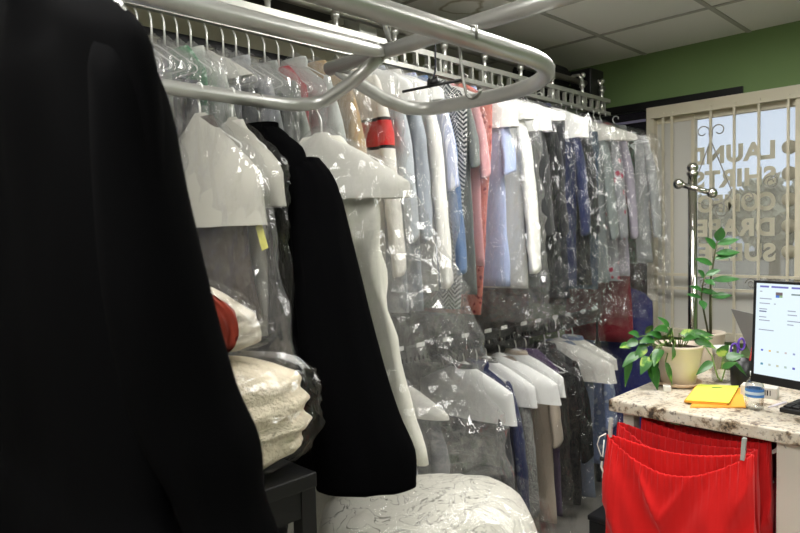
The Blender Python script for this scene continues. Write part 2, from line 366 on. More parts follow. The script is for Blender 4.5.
def car(loc, rz, col, lab):
    t = thing('car', lab, 'car', loc, rz)
    prof = [(-2.1,.35),(-2.1,.8),(-1.9,.92),(-1.35,.98),(-.9,1.42),(.65,1.45),(1.25,1.02),(1.95,.9),(2.15,.7),(2.15,.35)]
    b = MB(); b.rings([[(x, yy, z) for x, z in prof] for yy in (-.85, .85)]); b.build('body', pbr('car_paint', lin(col), .3, coat=.5), t, smooth=False, bevel=.05)
    for s in (-1, 1):
        MB().add([(-1.2, s*.856, 1.0),(-.85, s*.856, 1.36),(.6, s*.856, 1.38),(1.1, s*.856, 1.02)], [(0,1,2,3)]).build('side_window', M['black_plastic'], t, smooth=False)
        for xx in (-1.35, 1.35):
            MB().rings([[(xx+.32*math.cos(2*PI*k/18), s*(.78+dy), .32+.32*math.sin(2*PI*k/18)) for k in range(18)] for dy in (0,.09)]).build('wheel', M['black_plastic'], t, smooth=False)
        MB().obox((-2.11, s*.62, .78), (.02,0,0), (0,.16,0), (0,0,.07)).build('tail_lamp', pbr('lamp_red', lin((210,50,40)), .3), t, smooth=False)
        MB().obox((2.12, s*.62, .68), (.04,0,0), (0,.16,0), (0,0,.07)).build('head_lamp', pbr('lamp_white', (.9,.9,.9), .2), t, smooth=False)
car((32, 7.7, -.02), 2.0, (222,222,222), 'white car parked outside behind the right window bars')
car((35, 12.2, -.02), 1.9, (196,200,206), 'silver car parked outside left of the white car')

# ceiling lights (the room's lamps, plus an added one over the dark robe)
glow = pbr('lamp_diffuser', (.9,.9,.88), .5, emit=(1.0,.985,.95), estr=17)
def troffer(x0, x1, y0, y1, lab):
    t = thing('ceiling_light', lab, 'light', ((x0+x1)/2, (y0+y1)/2, ZC-.03)); hx, hy = (x1-x0)/2, (y1-y0)/2
    f = MB(); w = .025
    f.box((-hx,-hy,0),(hx,-hy+w,.03)); f.box((-hx,hy-w,0),(hx,hy,.03)); f.box((-hx,-hy+w,0),(-hx+w,hy-w,.03)); f.box((hx-w,-hy+w,0),(hx,hy-w,.03))
    f.build('frame', M['tbar'], t, smooth=False)
    MB().box((-hx+w,-hy+w,.006),(hx-w,hy-w,.016)).build('diffuser', glow, t, smooth=False)
troffer(1.66, 2.88, .61, 1.22, 'recessed fluorescent ceiling light between counter and clothes rack')
troffer(1.66, 2.88, -1.22, -.61, 'recessed fluorescent ceiling light over the far end of the counter')
troffer(-.78, .44, .61, 1.22, 'added unseen ceiling light above the dark robe, brightening the left bags')  # lamp put in out of view to brighten the left garment tops
troffer(-1.39, -.17, -.61, .0, 'recessed fluorescent ceiling light behind the viewer')
#SPLIT
# ------------------------------------------------------------------ rails
V0, ZT = 1.90, 2.24
cv = thing('garment_conveyor', 'overhead garment conveyor with slotted ladder track running towards the window wall', 'conveyor', (2, V0, ZT))
def cl(x, y, z): return (x-2, y-V0, z-ZT)
XS, XE = -.6, 3.74
MB().box(cl(XS, V0-.012, 2.305), cl(XE, V0+.012, 2.328)).build('track_rail', M['track'], cv, smooth=False)
MB().box(cl(XS, V0-.012, 2.232), cl(XE, V0+.012, 2.250)).build('track_rail', M['track'], cv, smooth=False)
r0 = None
k = 0
while .75+k*.075 < XE:
    xx = .75+k*.075
    if r0 is None: r0 = MB().box((-.007, -.010, 2.25-ZT), (.007, .010, 2.305-ZT)).build('rung', M['track'], cv, smooth=False); o = r0
    else:
        o = r0.copy(); C.objects.link(o); o.parent = cv
    o.location = (xx-2, 0, 0); k += 1
MB().tube([cl(XS, V0+.06, 2.41), cl(XE+.05, V0+.06, 2.41)], .017, 10).build('support_tube', M['dark_steel'], cv)
MB().tube([cl(XS, V0+.46, 2.41), cl(XE+.05, V0+.46, 2.41)], .017, 10).build('support_tube', M['dark_steel'], cv)
MB().box(cl(XS, V0+.44, 2.30), cl(XE, V0+.455, 2.326)).build('track_rail', M['black_metal'], cv, smooth=False)
for xx in (1.0, 1.29, 1.59, 1.9, 2.21, 2.5, 2.8, 3.1, 3.42, 3.65):
    b = MB(); b.tube([cl(xx, V0+.0, 2.26), cl(xx, V0, 2.40)], .011, 8); b.tube([cl(xx, V0, 2.40), cl(xx, V0+.02, 2.43), cl(xx, V0+.06, 2.432), cl(xx, V0+.085, 2.41)], .010, 8)
    b.ball(cl(xx, V0-.006, 2.425), .015, 10, 6); b.lathe([(.017,-.012),(.017,.012)], cl(xx, V0, 2.37), 8); b.lathe([(.014,-.03),(.014,.03)], cl(xx, V0, 2.275), 8)
    b.build('bracket', M['bolt'], cv)
for xx in (.3, 1.0):
    MB().tube([cl(xx, V0+.06, 2.42), cl(xx, V0+.06, ZC)], .006, 6).build('hanging_rod', M['black_metal'], cv)
mo = MB(); mo.rings([[cl(xx, V0+.27+.1*math.cos(2*PI*k/16), 2.47+.09*math.sin(2*PI*k/16)) for k in range(16)] for xx in (3.25, 3.6)]); mo.box(cl(3.3, V0+.12, 2.36), cl(3.7, V0+.42, 2.40)); mo.box(cl(3.56, V0+.02, 2.30), cl(3.72, V0+.16, 2.50))
mo.build('motor', M['black_metal'], cv, smooth=False, bevel=.008)
MB().box(cl(1.38, V0+.1, 2.42), cl(1.72, V0+.36, 2.54)).build('drive_box', M['black_metal'], cv, smooth=False, bevel=.01)
MB().box(cl(1.80, V0+.1, 2.36), cl(1.90, V0+.2, 2.50)).build('switch_box', pbr('white_box', lin((205,205,200)), .5), cv, smooth=False, bevel=.006)
for xx in (.55, .82, 1.05, 1.26, 1.47): MB().box(cl(xx, V0+.30, 2.225), cl(xx+.14, V0+.34, 2.255)).build('slot_bar', M['black_metal'], cv, smooth=False)

lr = thing('lower_rail', 'black slotted lower hanging rail with small white number tabs below the conveyor', 'rail', (2, V0, .985))
def ll(x, y, z): return (x-2, y-V0, z-.985)
MB().box(ll(.9, V0-.006, .990), ll(3.6, V0+.006, 1.004)).build('bar', M['black_metal'], lr, smooth=False)
MB().box(ll(.9, V0+.02, 1.03), ll(3.6, V0+.032, 1.06)).build('bar', M['black_metal'], lr, smooth=False)
k = 0
for a in range(8):
    x0 = 1.2+a*.30
    b = MB(); b.box(ll(x0, V0-.026, 1.026), ll(x0+.26, V0-.014, 1.066)); b.box(ll(x0, V0-.026, .990), ll(x0+.26, V0-.014, 1.004))
    for q in range(11): b.box(ll(x0+.026*q-.0, V0-.026, 1.004), ll(x0+.026*q+.011 if q < 10 else x0+.26, V0-.014, 1.026))
    b.build('slotted_holder', M['black_plastic'], lr, smooth=False)
    for q in (.03, .16): MB().box(ll(x0+q, V0-.030, 1.062), ll(x0+q+.05, V0-.0265, 1.080)).build('number_tab', M['paper'], lr, smooth=False)
MB().tube([ll(.92, V0, .99), ll(.92, V0, -.0)], .018, 8).build('post', M['black_metal'], lr)
MB().tube([ll(3.58, V0, .99), ll(3.58, V0, -.0)], .018, 8).build('post', M['black_metal'], lr)

# grey pipe rack in front
pr = thing('pipe_rack', 'grey steel pipe rack with a U-shaped loop in the foreground', 'pipe rack', (1.35, 1.2, 1.95))
def pl(x, y, z): return (x-1.35, y-1.2, z-1.95)
RT = .0215
MB().tube([pl(1.35, 1.655, 2.085), pl(1.35, .25, 2.085)], RT, 16).build('crossbeam', M['steel'], pr)
MB().tube([pl(-.6, 1.385, 2.078), pl(1.16, 1.385, 2.078), pl(1.30, 1.385, 2.079), pl(1.35, 1.385, 2.082)], [RT*1.1, RT*1.1, RT*.95, RT*.55], 16).build('rail', M['steel'], pr)
p2 = [pl(-.6, 1.645, 1.948), pl(1.12, 1.645, 1.948)]
for k in range(1, 9):
    t = k/9; p2.append(pl(1.12+.16*math.sin(t*PI/2), 1.645-.075*(1-math.cos(t*PI/2)), 1.948+.022*t*t))
p2 += [pl(1.315, 1.49, 2.015), pl(1.34, 1.40, 2.072)]
MB().tube(p2, RT*.93, 16).build('rail', M['steel'], pr)
HL = 1.95; lp = [pl(-.6, .854, HL), pl(1.28, .854, HL)]
for k in range(1, 14):
    t = k/13*PI/2; lp.append(pl(1.28+.31*math.sin(t), .854+.31*(1-math.cos(t)), HL))
lp += [pl(1.59, 1.40, HL)]
for k in range(1, 8):
    t = k/7*PI/2*.8; lp.append(pl(1.59-.085*(1-math.cos(t)), 1.40+.085*math.sin(t), HL+.004*t))
lp += [pl(1.485, 1.535, 1.985), pl(1.40, 1.59, 2.045), pl(1.355, 1.615, 2.078)]
MB().tube(lp, RT, 16).build('loop_rail', M['steel'], pr)
MB().tube([pl(1.355, 1.375, 2.09), pl(1.355, 1.375, ZC)], .0045, 8).build('hanging_rod', M['steel'], pr)
MB().tube([pl(1.355, 1.37, 2.10), pl(1.30, 1.36, 2.20), pl(1.27, 1.36, 2.30), pl(1.27,1.36,ZC)], .007, 8).build('brace', M['steel'], pr)

# long metal hook on the loop and black clip hanger on the crossbeam
hk = thing('metal_hook', 'long steel hook hanging down from the pipe loop, curled at its end', 'hook', (1.07, .854, 1.972))
hp = [(-.0, -.0235, -.03), (0, -.0225, -.004), (0, 0, .0035), (0, .0225, -.006), (.002, .0235, -.04), (.003, .018, -.10), (.004, .012, -.128)]
hp += [(.004+.0005*k, .012-.019*(1-math.cos(k*PI/6)), -.128-.019*math.sin(k*PI/6)) for k in range(1, 7)]
MB().tube(hp, .0034, 8).build('rod', M['steelwire'], hk)
ch = thing('clip_hanger', 'black clip hanger with dark wire hook hanging on the crossbeam above the loop', 'hanger', (1.35, 1.215, 2.108))
q0 = [(-.024, 0, -.02)]+[(-.026*math.cos(t), .0, .026*math.sin(t)-.002-.02) for t in (.3,.8,1.3,1.8,2.3,2.8)]
MB().tube(q0+[(.026,0,-.06),(.02,-.004,-.11),(.0,-.01,-.142)], .0028, 8).build('hook', M['blackwire'], ch)
MB().tube([(.0,.105,-.152),(.0,-.115,-.158)], .004, 8).build('bar', M['black_plastic'], ch)
cc = MB()
for s in (-1, 1): cc.tube([(0,-.01+.004*s,-.142),(.0,-.012+.014*s,-.135),(.0,-.012+.018*s,-.15),(0,-.012+.01*s,-.158)], .004, 6)
cc.obox((0,-.014,-.146), (.008,0,0), (0,.017,0), (0,0,.007)); cc.build('clip', M['black_plastic'], ch)

# ------------------------------------------------------------------ garments on hangers
def ring(w, th, z, n, fold=0, seed=0, cx=0, cy=0, ph=0, ex=.8):
    pts = []
    for k in range(n):
        a = 2*PI*k/n; c, s_ = math.cos(a), math.sin(a)
        yy = math.copysign(abs(c)**ex, c)*w; xx = math.copysign(abs(s_)**ex, s_)*th
        if fold:
            f = math.sin(yy*38+seed*1.3+ph+z*1.5)*.6+math.sin(yy*75+seed*2.1-z*2.2)*.4+noise.noise(V((yy*9, z*5+seed, a)))*.8
            xx += f*fold*(1 if s_ >= 0 else .8)*(1-abs(c)**6*.6)
            yy += noise.noise(V((z*7, seed*2.3+c*2, s_)))*fold*.9
        pts.append((xx+cx, yy+cy, z))
    return pts
def body_mesh(prof, L, n=28, m=26, fold=.008, seed=0, lean=(0,0), jag=0):
    rs = []
    for i in range(m+1):
        s = L*(i/m)**1.15; w, th = interp(prof, s); q = (s/L)
        rs.append(ring(w, th, -s, n, fold*min(1, s*6), seed, lean[0]*q*q, lean[1]*q*q))
    return MB().rings(rs, True, True)
def sleeve_mesh(y0, s0, ln, side, r0=.05, r1=.036, seed=0, n=22, m=30, xs=1.0):
    rs = []; long = ln > .45
    for i in range(m+1):
        q = i/m; dz = q*ln; cy = side*(y0-.03+.028*math.sin(min(1,dz/.25)*PI/2)+.085*dz); z = -s0-dz
        g = min(1, dz/.24); g = g*g*(3-2*g)
        a = lerp(r0, r1, q)*xs*lerp(.42, 1, g); b2 = lerp(.030, .021, q)*lerp(.55, 1, g)
        if long and q > .88: a *= .90
        if i == 0: a *= .5; b2 *= .5
        p = []
        for k in range(n):
            t = 2*PI*k/n
            f = 1+g*(.12*noise.noise(V((t*.9+seed, q*5, seed*1.7)))+.16*(ridge(V((t*1.2+seed*3, dz*7+math.sin(t)*.6, seed)))**2-.3))
            z2 = z+(.016*math.sin(t)+.008*noise.noise(V((t, seed, 2))))*q
            p.append((math.sin(t)*a*f+xs*.008*math.sin(q*4+seed)*q, cy+math.cos(t)*b2*f, z2))
        rs.append(p)
    return MB().rings(rs, True, True)
def ridge(p): return 1-2*abs(noise.noise(p))
def shell(prof, L, n, m, amp, seed, s0=0, rag=.02, lean=(0,0), freq=9, close=False, crease=0, xs=1.0, pw=1.25):
    """thin crumpled sheet hanging round a garment, open at the hem"""
    rs = []
    for i in range(m+1):
        q = i/m; s = s0+(L-s0)*q; w, th = interp(prof, s); th *= xs; pts = []
        for k in range(n):
            a = 2*PI*k/n; c, s_ = math.cos(a), math.sin(a)
            yy = c*w; xx = math.copysign(abs(s_)**pw, s_)*th
            z = -s
            p = V((xx*3, yy, z)); d = noise.noise(p*freq+V((seed*5.3, 0, seed)))+.6*noise.noise(p*freq*2.3+V((seed, seed*3, 0)))
            if crease:
                sl_ = noise.noise(V((seed, 7.1, z*1.3)))*1.1
                pc_ = V((xx*9+seed*2, (yy+z*sl_)*13, z*3.0+seed)); pd_ = V((xx*14, yy*19-z*7*math.copysign(1, sl_), z*6+seed*1.3))
                d = .5*d+crease*(ridge(pc_)**3-.25)+.6*crease*(ridge(pd_)**2-.3)
            j = amp*min(1, .25+s*5)
            xx += d*j*(.35+.65*abs(s_))*min(1.1, xs+.3)*math.copysign(1, s_); yy += d*j*1.2*c+noise.noise(V((z*6, seed, c*2)))*j
            if i == m: z += rag*noise.noise(V((k*.7, seed*2, 3)))
            pts.append((xx+lean[0]*q*q, yy+lean[1]*q*q, z))
        rs.append(pts)
    return MB().rings(rs, True, close)
PROF = {
 'shirt':  [(0,.035,.018),(.03,.07,.024),(.07,.14,.03),(.11,.195,.034),(.15,.215,.036),(.4,.215,.036),(1.0,.245,.038)],
 'jacket': [(0,.05,.025),(.03,.08,.03),(.06,.15,.038),(.09,.205,.042),(.14,.225,.044),(.4,.215,.042),(1.4,.215,.045)],
 'dress':  [(0,.06,.02),(.04,.11,.024),(.09,.165,.028),(.3,.165,.03),(.5,.16,.034),(1.5,.2,.042)],
 'trousers': [(0,.01,.01),(.1,.01,.012),(.105,.185,.014),(.12,.19,.02),(.7,.185,.024),(1.4,.18,.022)],
}
def grow(prof, dw, dt, minw=.02): return [(s, w+dw, t+dt) for s, w, t in prof]
COVER = [(-.012,.012,.010),(.0,.04,.028),(.045,.145,.048),(.075,.212,.056),(.10,.262,.064),(.35,.300,.070)]
BAG = [(-.03,.012,.014),(-.01,.045,.034),(.035,.15,.056),(.068,.240,.074),(.10,.275,.076),(.5,.305,.078),(1.1,.325,.075),(1.5,.335,.075)]
def hanger_mesh(hook, mat_wide=.20):
    p = [(0,-.016,hook-.020)]+[(0,.019*math.cos(t), hook-.019+.019*math.sin(t)) for t in (2.6,2.0,1.57,1.1,.6,0,-.5)]+[(0,.004,hook-.052),(0,0,hook-.065),(0,0,.0)]
    b = MB().tube(p, .0032, 6)
    b.tube([(0,0,.0),(0,-.03,-.012),(0,-mat_wide*.97,-.088),(0,-mat_wide,-.098),(0,-mat_wide*.95,-.104),(0,mat_wide*.95,-.104),(0,mat_wide,-.098),(0,mat_wide*.97,-.088),(0,.03,-.012),(0,0,.0)], .0024, 6)
    return b
SEED = [0]; ROWROT = [.13]
def garment(x, y, zh, kind, col, L, label, cat, name, group, cover=None, bag='film', pat='plain', col2=(255,255,255), psc=1.0,
            sl=None, bagL=None, rz=None, hook=.07, wire='wire', lean=(0,0), fold=.010, wscale=1.0, tag_=None, coverL=.19, bagamp=.015, xs=1.0, crease=1.0, drop=1.0, bagw=1.0):
    SEED[0] += 1; sd = SEED[0]*1.37
    rz = R.uniform(-.02,.02)+ROWROT[0] if rz is None else rz
    if ROWROT[0] and rz > .05: x -= .25*rz*.8
    t = thing(name, label, cat, (x, y, zh-hook), rz, group)
    hanger_mesh(hook, .19*wscale).build('hanger', M[wire], t)
    pf = [(s*drop if s <= .1 else s+.1*(drop-1), w*wscale*(.92 if kind in ('shirt','jacket') else 1), th*xs) for s, w, th in PROF[kind]]
    fm = fabric(col, pat, col2, psc)
    body_mesh(pf, L, fold=fold*xs, seed=sd, lean=lean).build({'shirt':'shirt_body','jacket':'jacket_body','dress':'dress_body','trousers':'trouser_legs'}[kind], fm, t)
    if kind in ('shirt','jacket'):
        ln = sl if sl is not None else .6
        for s in (-1, 1):
            sleeve_mesh(.200*wscale, .075*drop, ln, s, .046, .056 if ln > .45 else .060, sd+s, xs=min(1, xs*1.05)).build('sleeve', fm, t)
        cb = MB(); cb.rings([[(1.25*r_*math.sin(2*PI*k/14)*.42*xs, r_*math.cos(2*PI*k/14), z) for k in range(14)] for r_, z in ((.066,-.03),(.07,-.012),(.062,.006),(.05,.004))], False, False).build('collar', fm, t)
    if cover:
        shell([(s*drop if s <= .1 else s+.1*(drop-1), w*wscale, th) for s, w, th in COVER], coverL, 36, 9, .003, sd, s0=-.012, rag=.003, freq=5, xs=xs, pw=.95 if coverL > .18 else 1.1).build('shoulder_cape', M[cover], t, smooth='auto')
    if bag:
        bl_ = bagL if bagL else L+.16
        shell([(s*drop if s <= .1 else s+.1*(drop-1), w*wscale*(bagw if s > .3 else 1), th) for s, w, th in BAG], bl_, 60, 46, bagamp, sd, s0=-.03, rag=.03, lean=lean, crease=crease, xs=xs).build('plastic_bag', M[bag], t, smooth=False)
    if tag_:
        MB().obox((.0, -.262, -.33), (.001,0,0), (0,-.012,-.03), (0,.012,-.004)).build('paper_tag', tag_, t, smooth=False)
    return t
def UX(px, ye=1.67):
    t = (px-400)/F; return ye*(1+t)/(1-t)
GU = 'bagged clothes on the overhead conveyor'
U = [  # px of the near edge, kind, colour, length, label, category, name, options
 (38,'shirt',(150,150,146),.85,'bagged grey shirt at the far left end of the conveyor, above the dark robe','shirt','hanging_shirt',{}),
 (62,'shirt',(206,206,202),.85,'bagged pale shirt second from the left end of the conveyor','shirt','hanging_shirt',{}),
 (88,'trousers',(130,130,126),.75,'bagged grey trousers just above the dark robe shoulder','trousers','hanging_trousers',{}),
 (112,'shirt',(224,224,220),.85,'white shirt in a wide milky bag right of the dark robe shoulder peak','shirt','hanging_shirt',dict(bag='softfilm',cover='greypaper')),
 (140,'shirt',(70,86,165),.85,'blue shirt in a milky bag beside the curve of the dark robe shoulder','shirt','hanging_shirt',dict(bag='softfilm')),
 (162,'trousers',(128,130,128),.78,'grey folded trousers in plastic left of the navy pair','trousers','hanging_trousers',dict(bag='softfilm')),
 (171,'trousers',(52,62,110),.78,'navy folded trousers in plastic left of the dusty pink pair','trousers','hanging_trousers',dict()),
 (182,'trousers',(196,160,152),.86,'dusty pink folded trousers in plastic','trousers','hanging_trousers',dict(fold=.012,bag='softfilm')),
 (194,'trousers',(150,158,146),.78,'sage grey folded trousers with a glinting plastic bag','trousers','hanging_trousers',dict(bag='crisp')),
 (207,'trousers',(42,44,46),.85,'near-black folded trousers left of the green garment','trousers','hanging_trousers',dict()),
 (219,'trousers',(104,102,108),.85,'charcoal grey trousers with rounded top in shiny plastic','trousers','hanging_trousers',dict(bag='crisp')),
 (233,'dress',(70,140,96),.95,'green mottled dress in plastic above the grey pipe','dress','hanging_dress',dict(pat='floral',col2=(180,214,190),psc=1.6,bag='softfilm')),
 (247,'shirt',(200,202,196),.85,'pale grey-white shirt in milky plastic right of the green dress','shirt','hanging_shirt',dict(bag='softfilm')),
 (262,'trousers',(150,152,156),.82,'silver grey trousers in crinkled plastic','trousers','hanging_trousers',dict(bag='crisp',cover='greypaper',coverL=.1)),
 (278,'trousers',(92,94,98),.82,'mid grey trousers in bright crinkled plastic','trousers','hanging_trousers',dict(bag='crisp')),
 (292,'shirt',(180,182,186),.82,'light grey shirt left of the narrow dark trousers','shirt','hanging_shirt',dict(bag='crisp')),
 (303,'trousers',(40,42,38),.85,'narrow dark olive trousers above the bend of the pipe','trousers','hanging_trousers',dict()),
 (318,'shirt',(160,164,158),.85,'greenish grey shirt in plastic behind the pipe bend','shirt','hanging_shirt',dict()),
 (332,'dress',(196,60,74),.95,'red dress showing as a thin strip behind the crossbeam end','dress','hanging_dress',dict(bag='softfilm')),
 (348,'shirt',(190,194,190),.9,'pale shirt in milky plastic right of the red strip','shirt','hanging_shirt',dict(bag='softfilm',sl=.5)),
 (367,'jacket',(172,146,108),.85,'tan jacket in plastic left of the white jacket with red band','jacket','hanging_jacket',dict(sl=.55)),
 (392,'jacket',(235,231,222),.80,'white jacket with a red sleeve band edged in black','jacket','hanging_jacket',dict(pat='band',col2=(205,40,42),sl=.72,bag='softfilm')),
 (409,'shirt',(172,178,184),.95,'blue-grey shirt in plastic right of the red-banded jacket','shirt','hanging_shirt',dict(cover='paper',coverL=.17)),
 (424,'shirt',(150,156,164),.95,'slate shirt in crinkled plastic left of the long white cuff','shirt','hanging_shirt',dict(cover='paper',coverL=.17)),
 (440,'shirt',(238,236,230),.88,'white shirt with long cuffed sleeve hanging near the loop hook','shirt','hanging_shirt',dict(sl=.78,cover='paper',coverL=.14,bag='softfilm')),
 (454,'shirt',(176,184,214),.86,'pale lavender striped short-sleeved shirt under the loop','shirt','hanging_shirt',dict(pat='stripe',col2=(222,224,236),sl=.40)),
 (465,'shirt',(92,118,156),.88,'denim blue shirt with a long sleeve behind the lavender shirt','shirt','hanging_shirt',dict(sl=.74,wscale=.76)),
 (475,'dress',(40,42,46),.98,'black and white herringbone dress','dress','hanging_dress',dict(pat='herringbone',col2=(216,216,212),wscale=1.25,lean=(0,.07))),
 (483,'shirt',(120,124,120),.92,'grey-green shirt between herringbone and pink garments','shirt','hanging_shirt',dict(sl=.3,wscale=.9)),
 (490,'shirt',(224,164,166),.80,'pink shirt left of the coral flowered dress','shirt','hanging_shirt',dict(sl=.34,cover='paper',coverL=.11,wscale=.95)),
 (497,'dress',(224,132,116),1.02,'coral red flowered dress in plastic','dress','hanging_dress',dict(pat='floral',col2=(150,46,52),wscale=1.34,psc=1.5,lean=(0,.10))),
 (512,'shirt',(176,190,226),.90,'light blue shirt under a white paper cape','shirt','hanging_shirt',dict(sl=.32,cover='paper',coverL=.2)),
 (530,'shirt',(240,239,234),.92,'white shirt under a white paper cape right of the light blue shirt','shirt','hanging_shirt',dict(sl=.76,cover='paper',coverL=.15,bag='softfilm')),
 (546,'jacket',(46,47,48),.95,'dark charcoal jacket under a square white paper cape','jacket','hanging_jacket',dict(cover='paper',bag='crisp',bagL=1.3)),
 (560,'jacket',(30,31,33),.95,'black jacket in shiny plastic, second dark one from the white shirt','jacket','hanging_jacket',dict(bag='crisp',cover='paper',coverL=.13)),
 (573,'dress',(44,46,54),1.0,'black dress with bluish sheen in plastic','dress','hanging_dress',dict(bag='crisp',wscale=1.2,bagL=1.38)),
 (583,'jacket',(44,52,88),.95,'navy blue jacket in shiny plastic under a paper cape','jacket','hanging_jacket',dict(bag='crisp',cover='paper',coverL=.19)),
 (593,'shirt',(28,30,32),.95,'black shirt in plastic right of the navy jacket','shirt','hanging_shirt',dict(bag='crisp')),
 (602,'trousers',(58,76,92),.95,'dark teal trousers in shiny plastic','trousers','hanging_trousers',dict(bag='crisp',wscale=1.15)),
 (611,'shirt',(130,138,136),.92,'grey-green shirt in heavily crinkled plastic, fifth from the wall end','shirt','hanging_shirt',dict(bag='crisp',cover='greypaper',coverL=.15)),
 (621,'shirt',(150,152,156),.92,'grey shirt with red dots in plastic, fourth from the wall end','shirt','hanging_shirt',dict(bag='crisp',pat='dots',col2=(170,50,80),psc=1.4,cover='greypaper',coverL=.14)),
 (632,'shirt',(160,154,166),.90,'mauve grey shirt in plastic, third from the wall end','shirt','hanging_shirt',dict(bag='crisp',cover='greypaper',coverL=.13)),
 (637,'dress',(128,34,46),1.30,'long dark red dress showing below the others near the wall end','dress','hanging_dress',dict(bag='crisp',wscale=1.1)),
 (643,'dress',(74,44,52),.84,'maroon and green dress in plastic, second from the wall end','dress','hanging_dress',dict(bag='crisp',pat='knit',col2=(70,104,86),wscale=1.15)),
 (655,'shirt',(172,176,176),.84,'pale grey shirt in plastic at the wall end of the conveyor','shirt','hanging_shirt',dict(bag='crisp',bagamp=.02)),
]
def gaps(rows):
    xs_ = [UX(r_[0]) for r_ in rows]; out_ = []
    for i, x in enumerate(xs_):
        g_ = min([abs(x-o_) for j, o_ in enumerate(xs_) if j != i]); out_.append(max(.36, min(1.0, g_*.5/.074)))
    return out_
for (px, kind, col, Lg, lab, cat, nm, opt), gx in zip(U, gaps(U)):
    opt = dict(opt); opt['xs'] = gx
    if 'bag' not in opt: opt['bag'] = 'film'
    if px < 370: opt['bag'] = 'softfilm' if opt['bag'] == 'softfilm' else 'shoulder_film'; opt.setdefault('bagamp', .024); opt['hook'] = .135 if px < 345 else .10; opt['wscale'] = .85 if px < 345 else .92; opt['bagw'] = .9
    far = px > 540
    garment(UX(px), V0, 2.268-(.03 if px > 600 else 0), kind, col, Lg, lab, cat, nm, GU, bagL=opt.pop('bagL', 0) or Lg+(.14 if not far else .2)+R.uniform(-.02,.06),
            wscale=opt.pop('wscale', 1.0), **opt)
ROWROT[0] = .06
GL = 'bagged clothes on the lower rail'
W = [
 (372,'shirt',(210,210,206),.8,'pale shirt in milky plastic at the left end of the lower rail','shirt','hanging_shirt',dict(bag='softfilm')),
 (402,'shirt',(168,170,174),.82,'light grey shirt in crinkled plastic beside the long white garment','shirt','hanging_shirt',dict(bag='crisp',cover='greypaper',coverL=.12)),
 (438,'shirt',(92,94,98),.84,'grey shirt in glossy plastic hanging left of the large paper cape','shirt','hanging_shirt',dict(bag='crisp',cover='greypaper',coverL=.12)),
 (503,'jacket',(58,60,62),.86,'charcoal jacket under the largest white paper cape on the lower rail','jacket','hanging_jacket',dict(cover='softpaper',coverL=.24)),
 (516,'shirt',(44,50,84),.86,'navy shirt in plastic behind the charcoal jacket','shirt','hanging_shirt',dict(pat='floral',col2=(88,92,108),sl=.6)),
 (527,'shirt',(176,176,170),.84,'grey knitted top under a paper cape on the lower rail','sweater','hanging_sweater',dict(pat='knit',col2=(112,112,108),psc=.6,cover='softpaper',coverL=.2,sl=.62)),
 (540,'dress',(136,126,114),.92,'brownish grey long dress in plastic on the lower rail','dress','hanging_dress',dict(wscale=1.2,cover='softpaper',coverL=.2)),
 (556,'shirt',(196,182,164),.86,'beige short-sleeved shirt under a paper cape on the lower rail','shirt','hanging_shirt',dict(cover='softpaper',coverL=.2,sl=.36)),
 (566,'dress',(70,50,86),.9,'dark purple dress in plastic on the lower rail','dress','hanging_dress',dict(wscale=1.15)),
 (584,'jacket',(20,20,22),.88,'black jacket in plastic on the lower rail','jacket','hanging_jacket',dict(bag='film',sl=.5)),
 (598,'dress',(112,122,142),.9,'slate blue dress under a crinkled cape near the navy bag','dress','hanging_dress',dict(wscale=1.2,cover='greypaper',coverL=.2)),
 (610,'shirt',(120,134,168),.7,'blue patterned shirt in plastic right of the slate blue dress','shirt','hanging_shirt',dict(pat='floral',col2=(170,178,196),sl=.4,cover='greypaper',coverL=.16)),
]
for (px, kind, col, Lg, lab, cat, nm, opt), gx in zip(W, gaps(W)):
    opt = dict(opt); opt['xs'] = gx; opt.setdefault('bag', 'film')
    garment(UX(px), V0, 1.026, kind, col, min(Lg, .84), lab, cat, nm, GL, hook=.095, bagL=min(.87, Lg+.08), wscale=opt.pop('wscale', 1.0), **opt)
# navy garment bag at the end, a crumpled red bag above it
nb = thing('garment_bag', 'plain navy blue garment bag hanging at the end of the rack behind the plant', 'garment bag', (3.78, V0+.02, 1.20), .0)
hanger_mesh(.05, .18).build('hanger', M['blackwire'], nb)
shell([(0,.06,.03),(.04,.2,.05),(.08,.27,.06),(1.1,.28,.07)], 1.1, 30, 22, .008, 91, s0=0, rag=0, close=True).build('bag', M['navy'], nb)

# garments on the foreground pipe
ROWROT[0] = 0
GP = 'clothes on the foreground pipe'
garment(.885, 1.645, 1.972, 'dress', (74,66,60), .55, 'dark brown garment under a large grey paper cape on the foreground pipe', 'shirt', 'hanging_shirt', GP, cover='dullpaper', coverL=.30, bag='softfilm', bagL=.72, rz=.05, xs=.7, hook=.095, wire='wire', sl=.4, drop=1.7, tag_=pbr('yellow_tag', lin((214,210,110)), .6), lean=(.05,-.02))
garment(.985, 1.645, 1.972, 'dress', (200,198,190), .6, 'pale garment in plastic between the grey cape and the black robe', 'shirt', 'hanging_shirt', GP, cover='dullpaper', coverL=.25, bag='film', bagL=.7, rz=-.02, xs=.6, hook=.095, wire='wire', sl=.4, wscale=.9, drop=1.5)
garment(1.285, 1.62, 1.972, 'dress', (236,234,222), 1.03, 'long white garment in milky plastic behind the black robe sleeve', 'gown', 'hanging_gown', GP, cover='greypaper', coverL=.2, bag='softfilm', bagL=1.05, rz=.50, hook=.115, wire='wire', lean=(.03,-.13), wscale=1.08, bagamp=.022, fold=.03, bagw=1.3, drop=1.55)

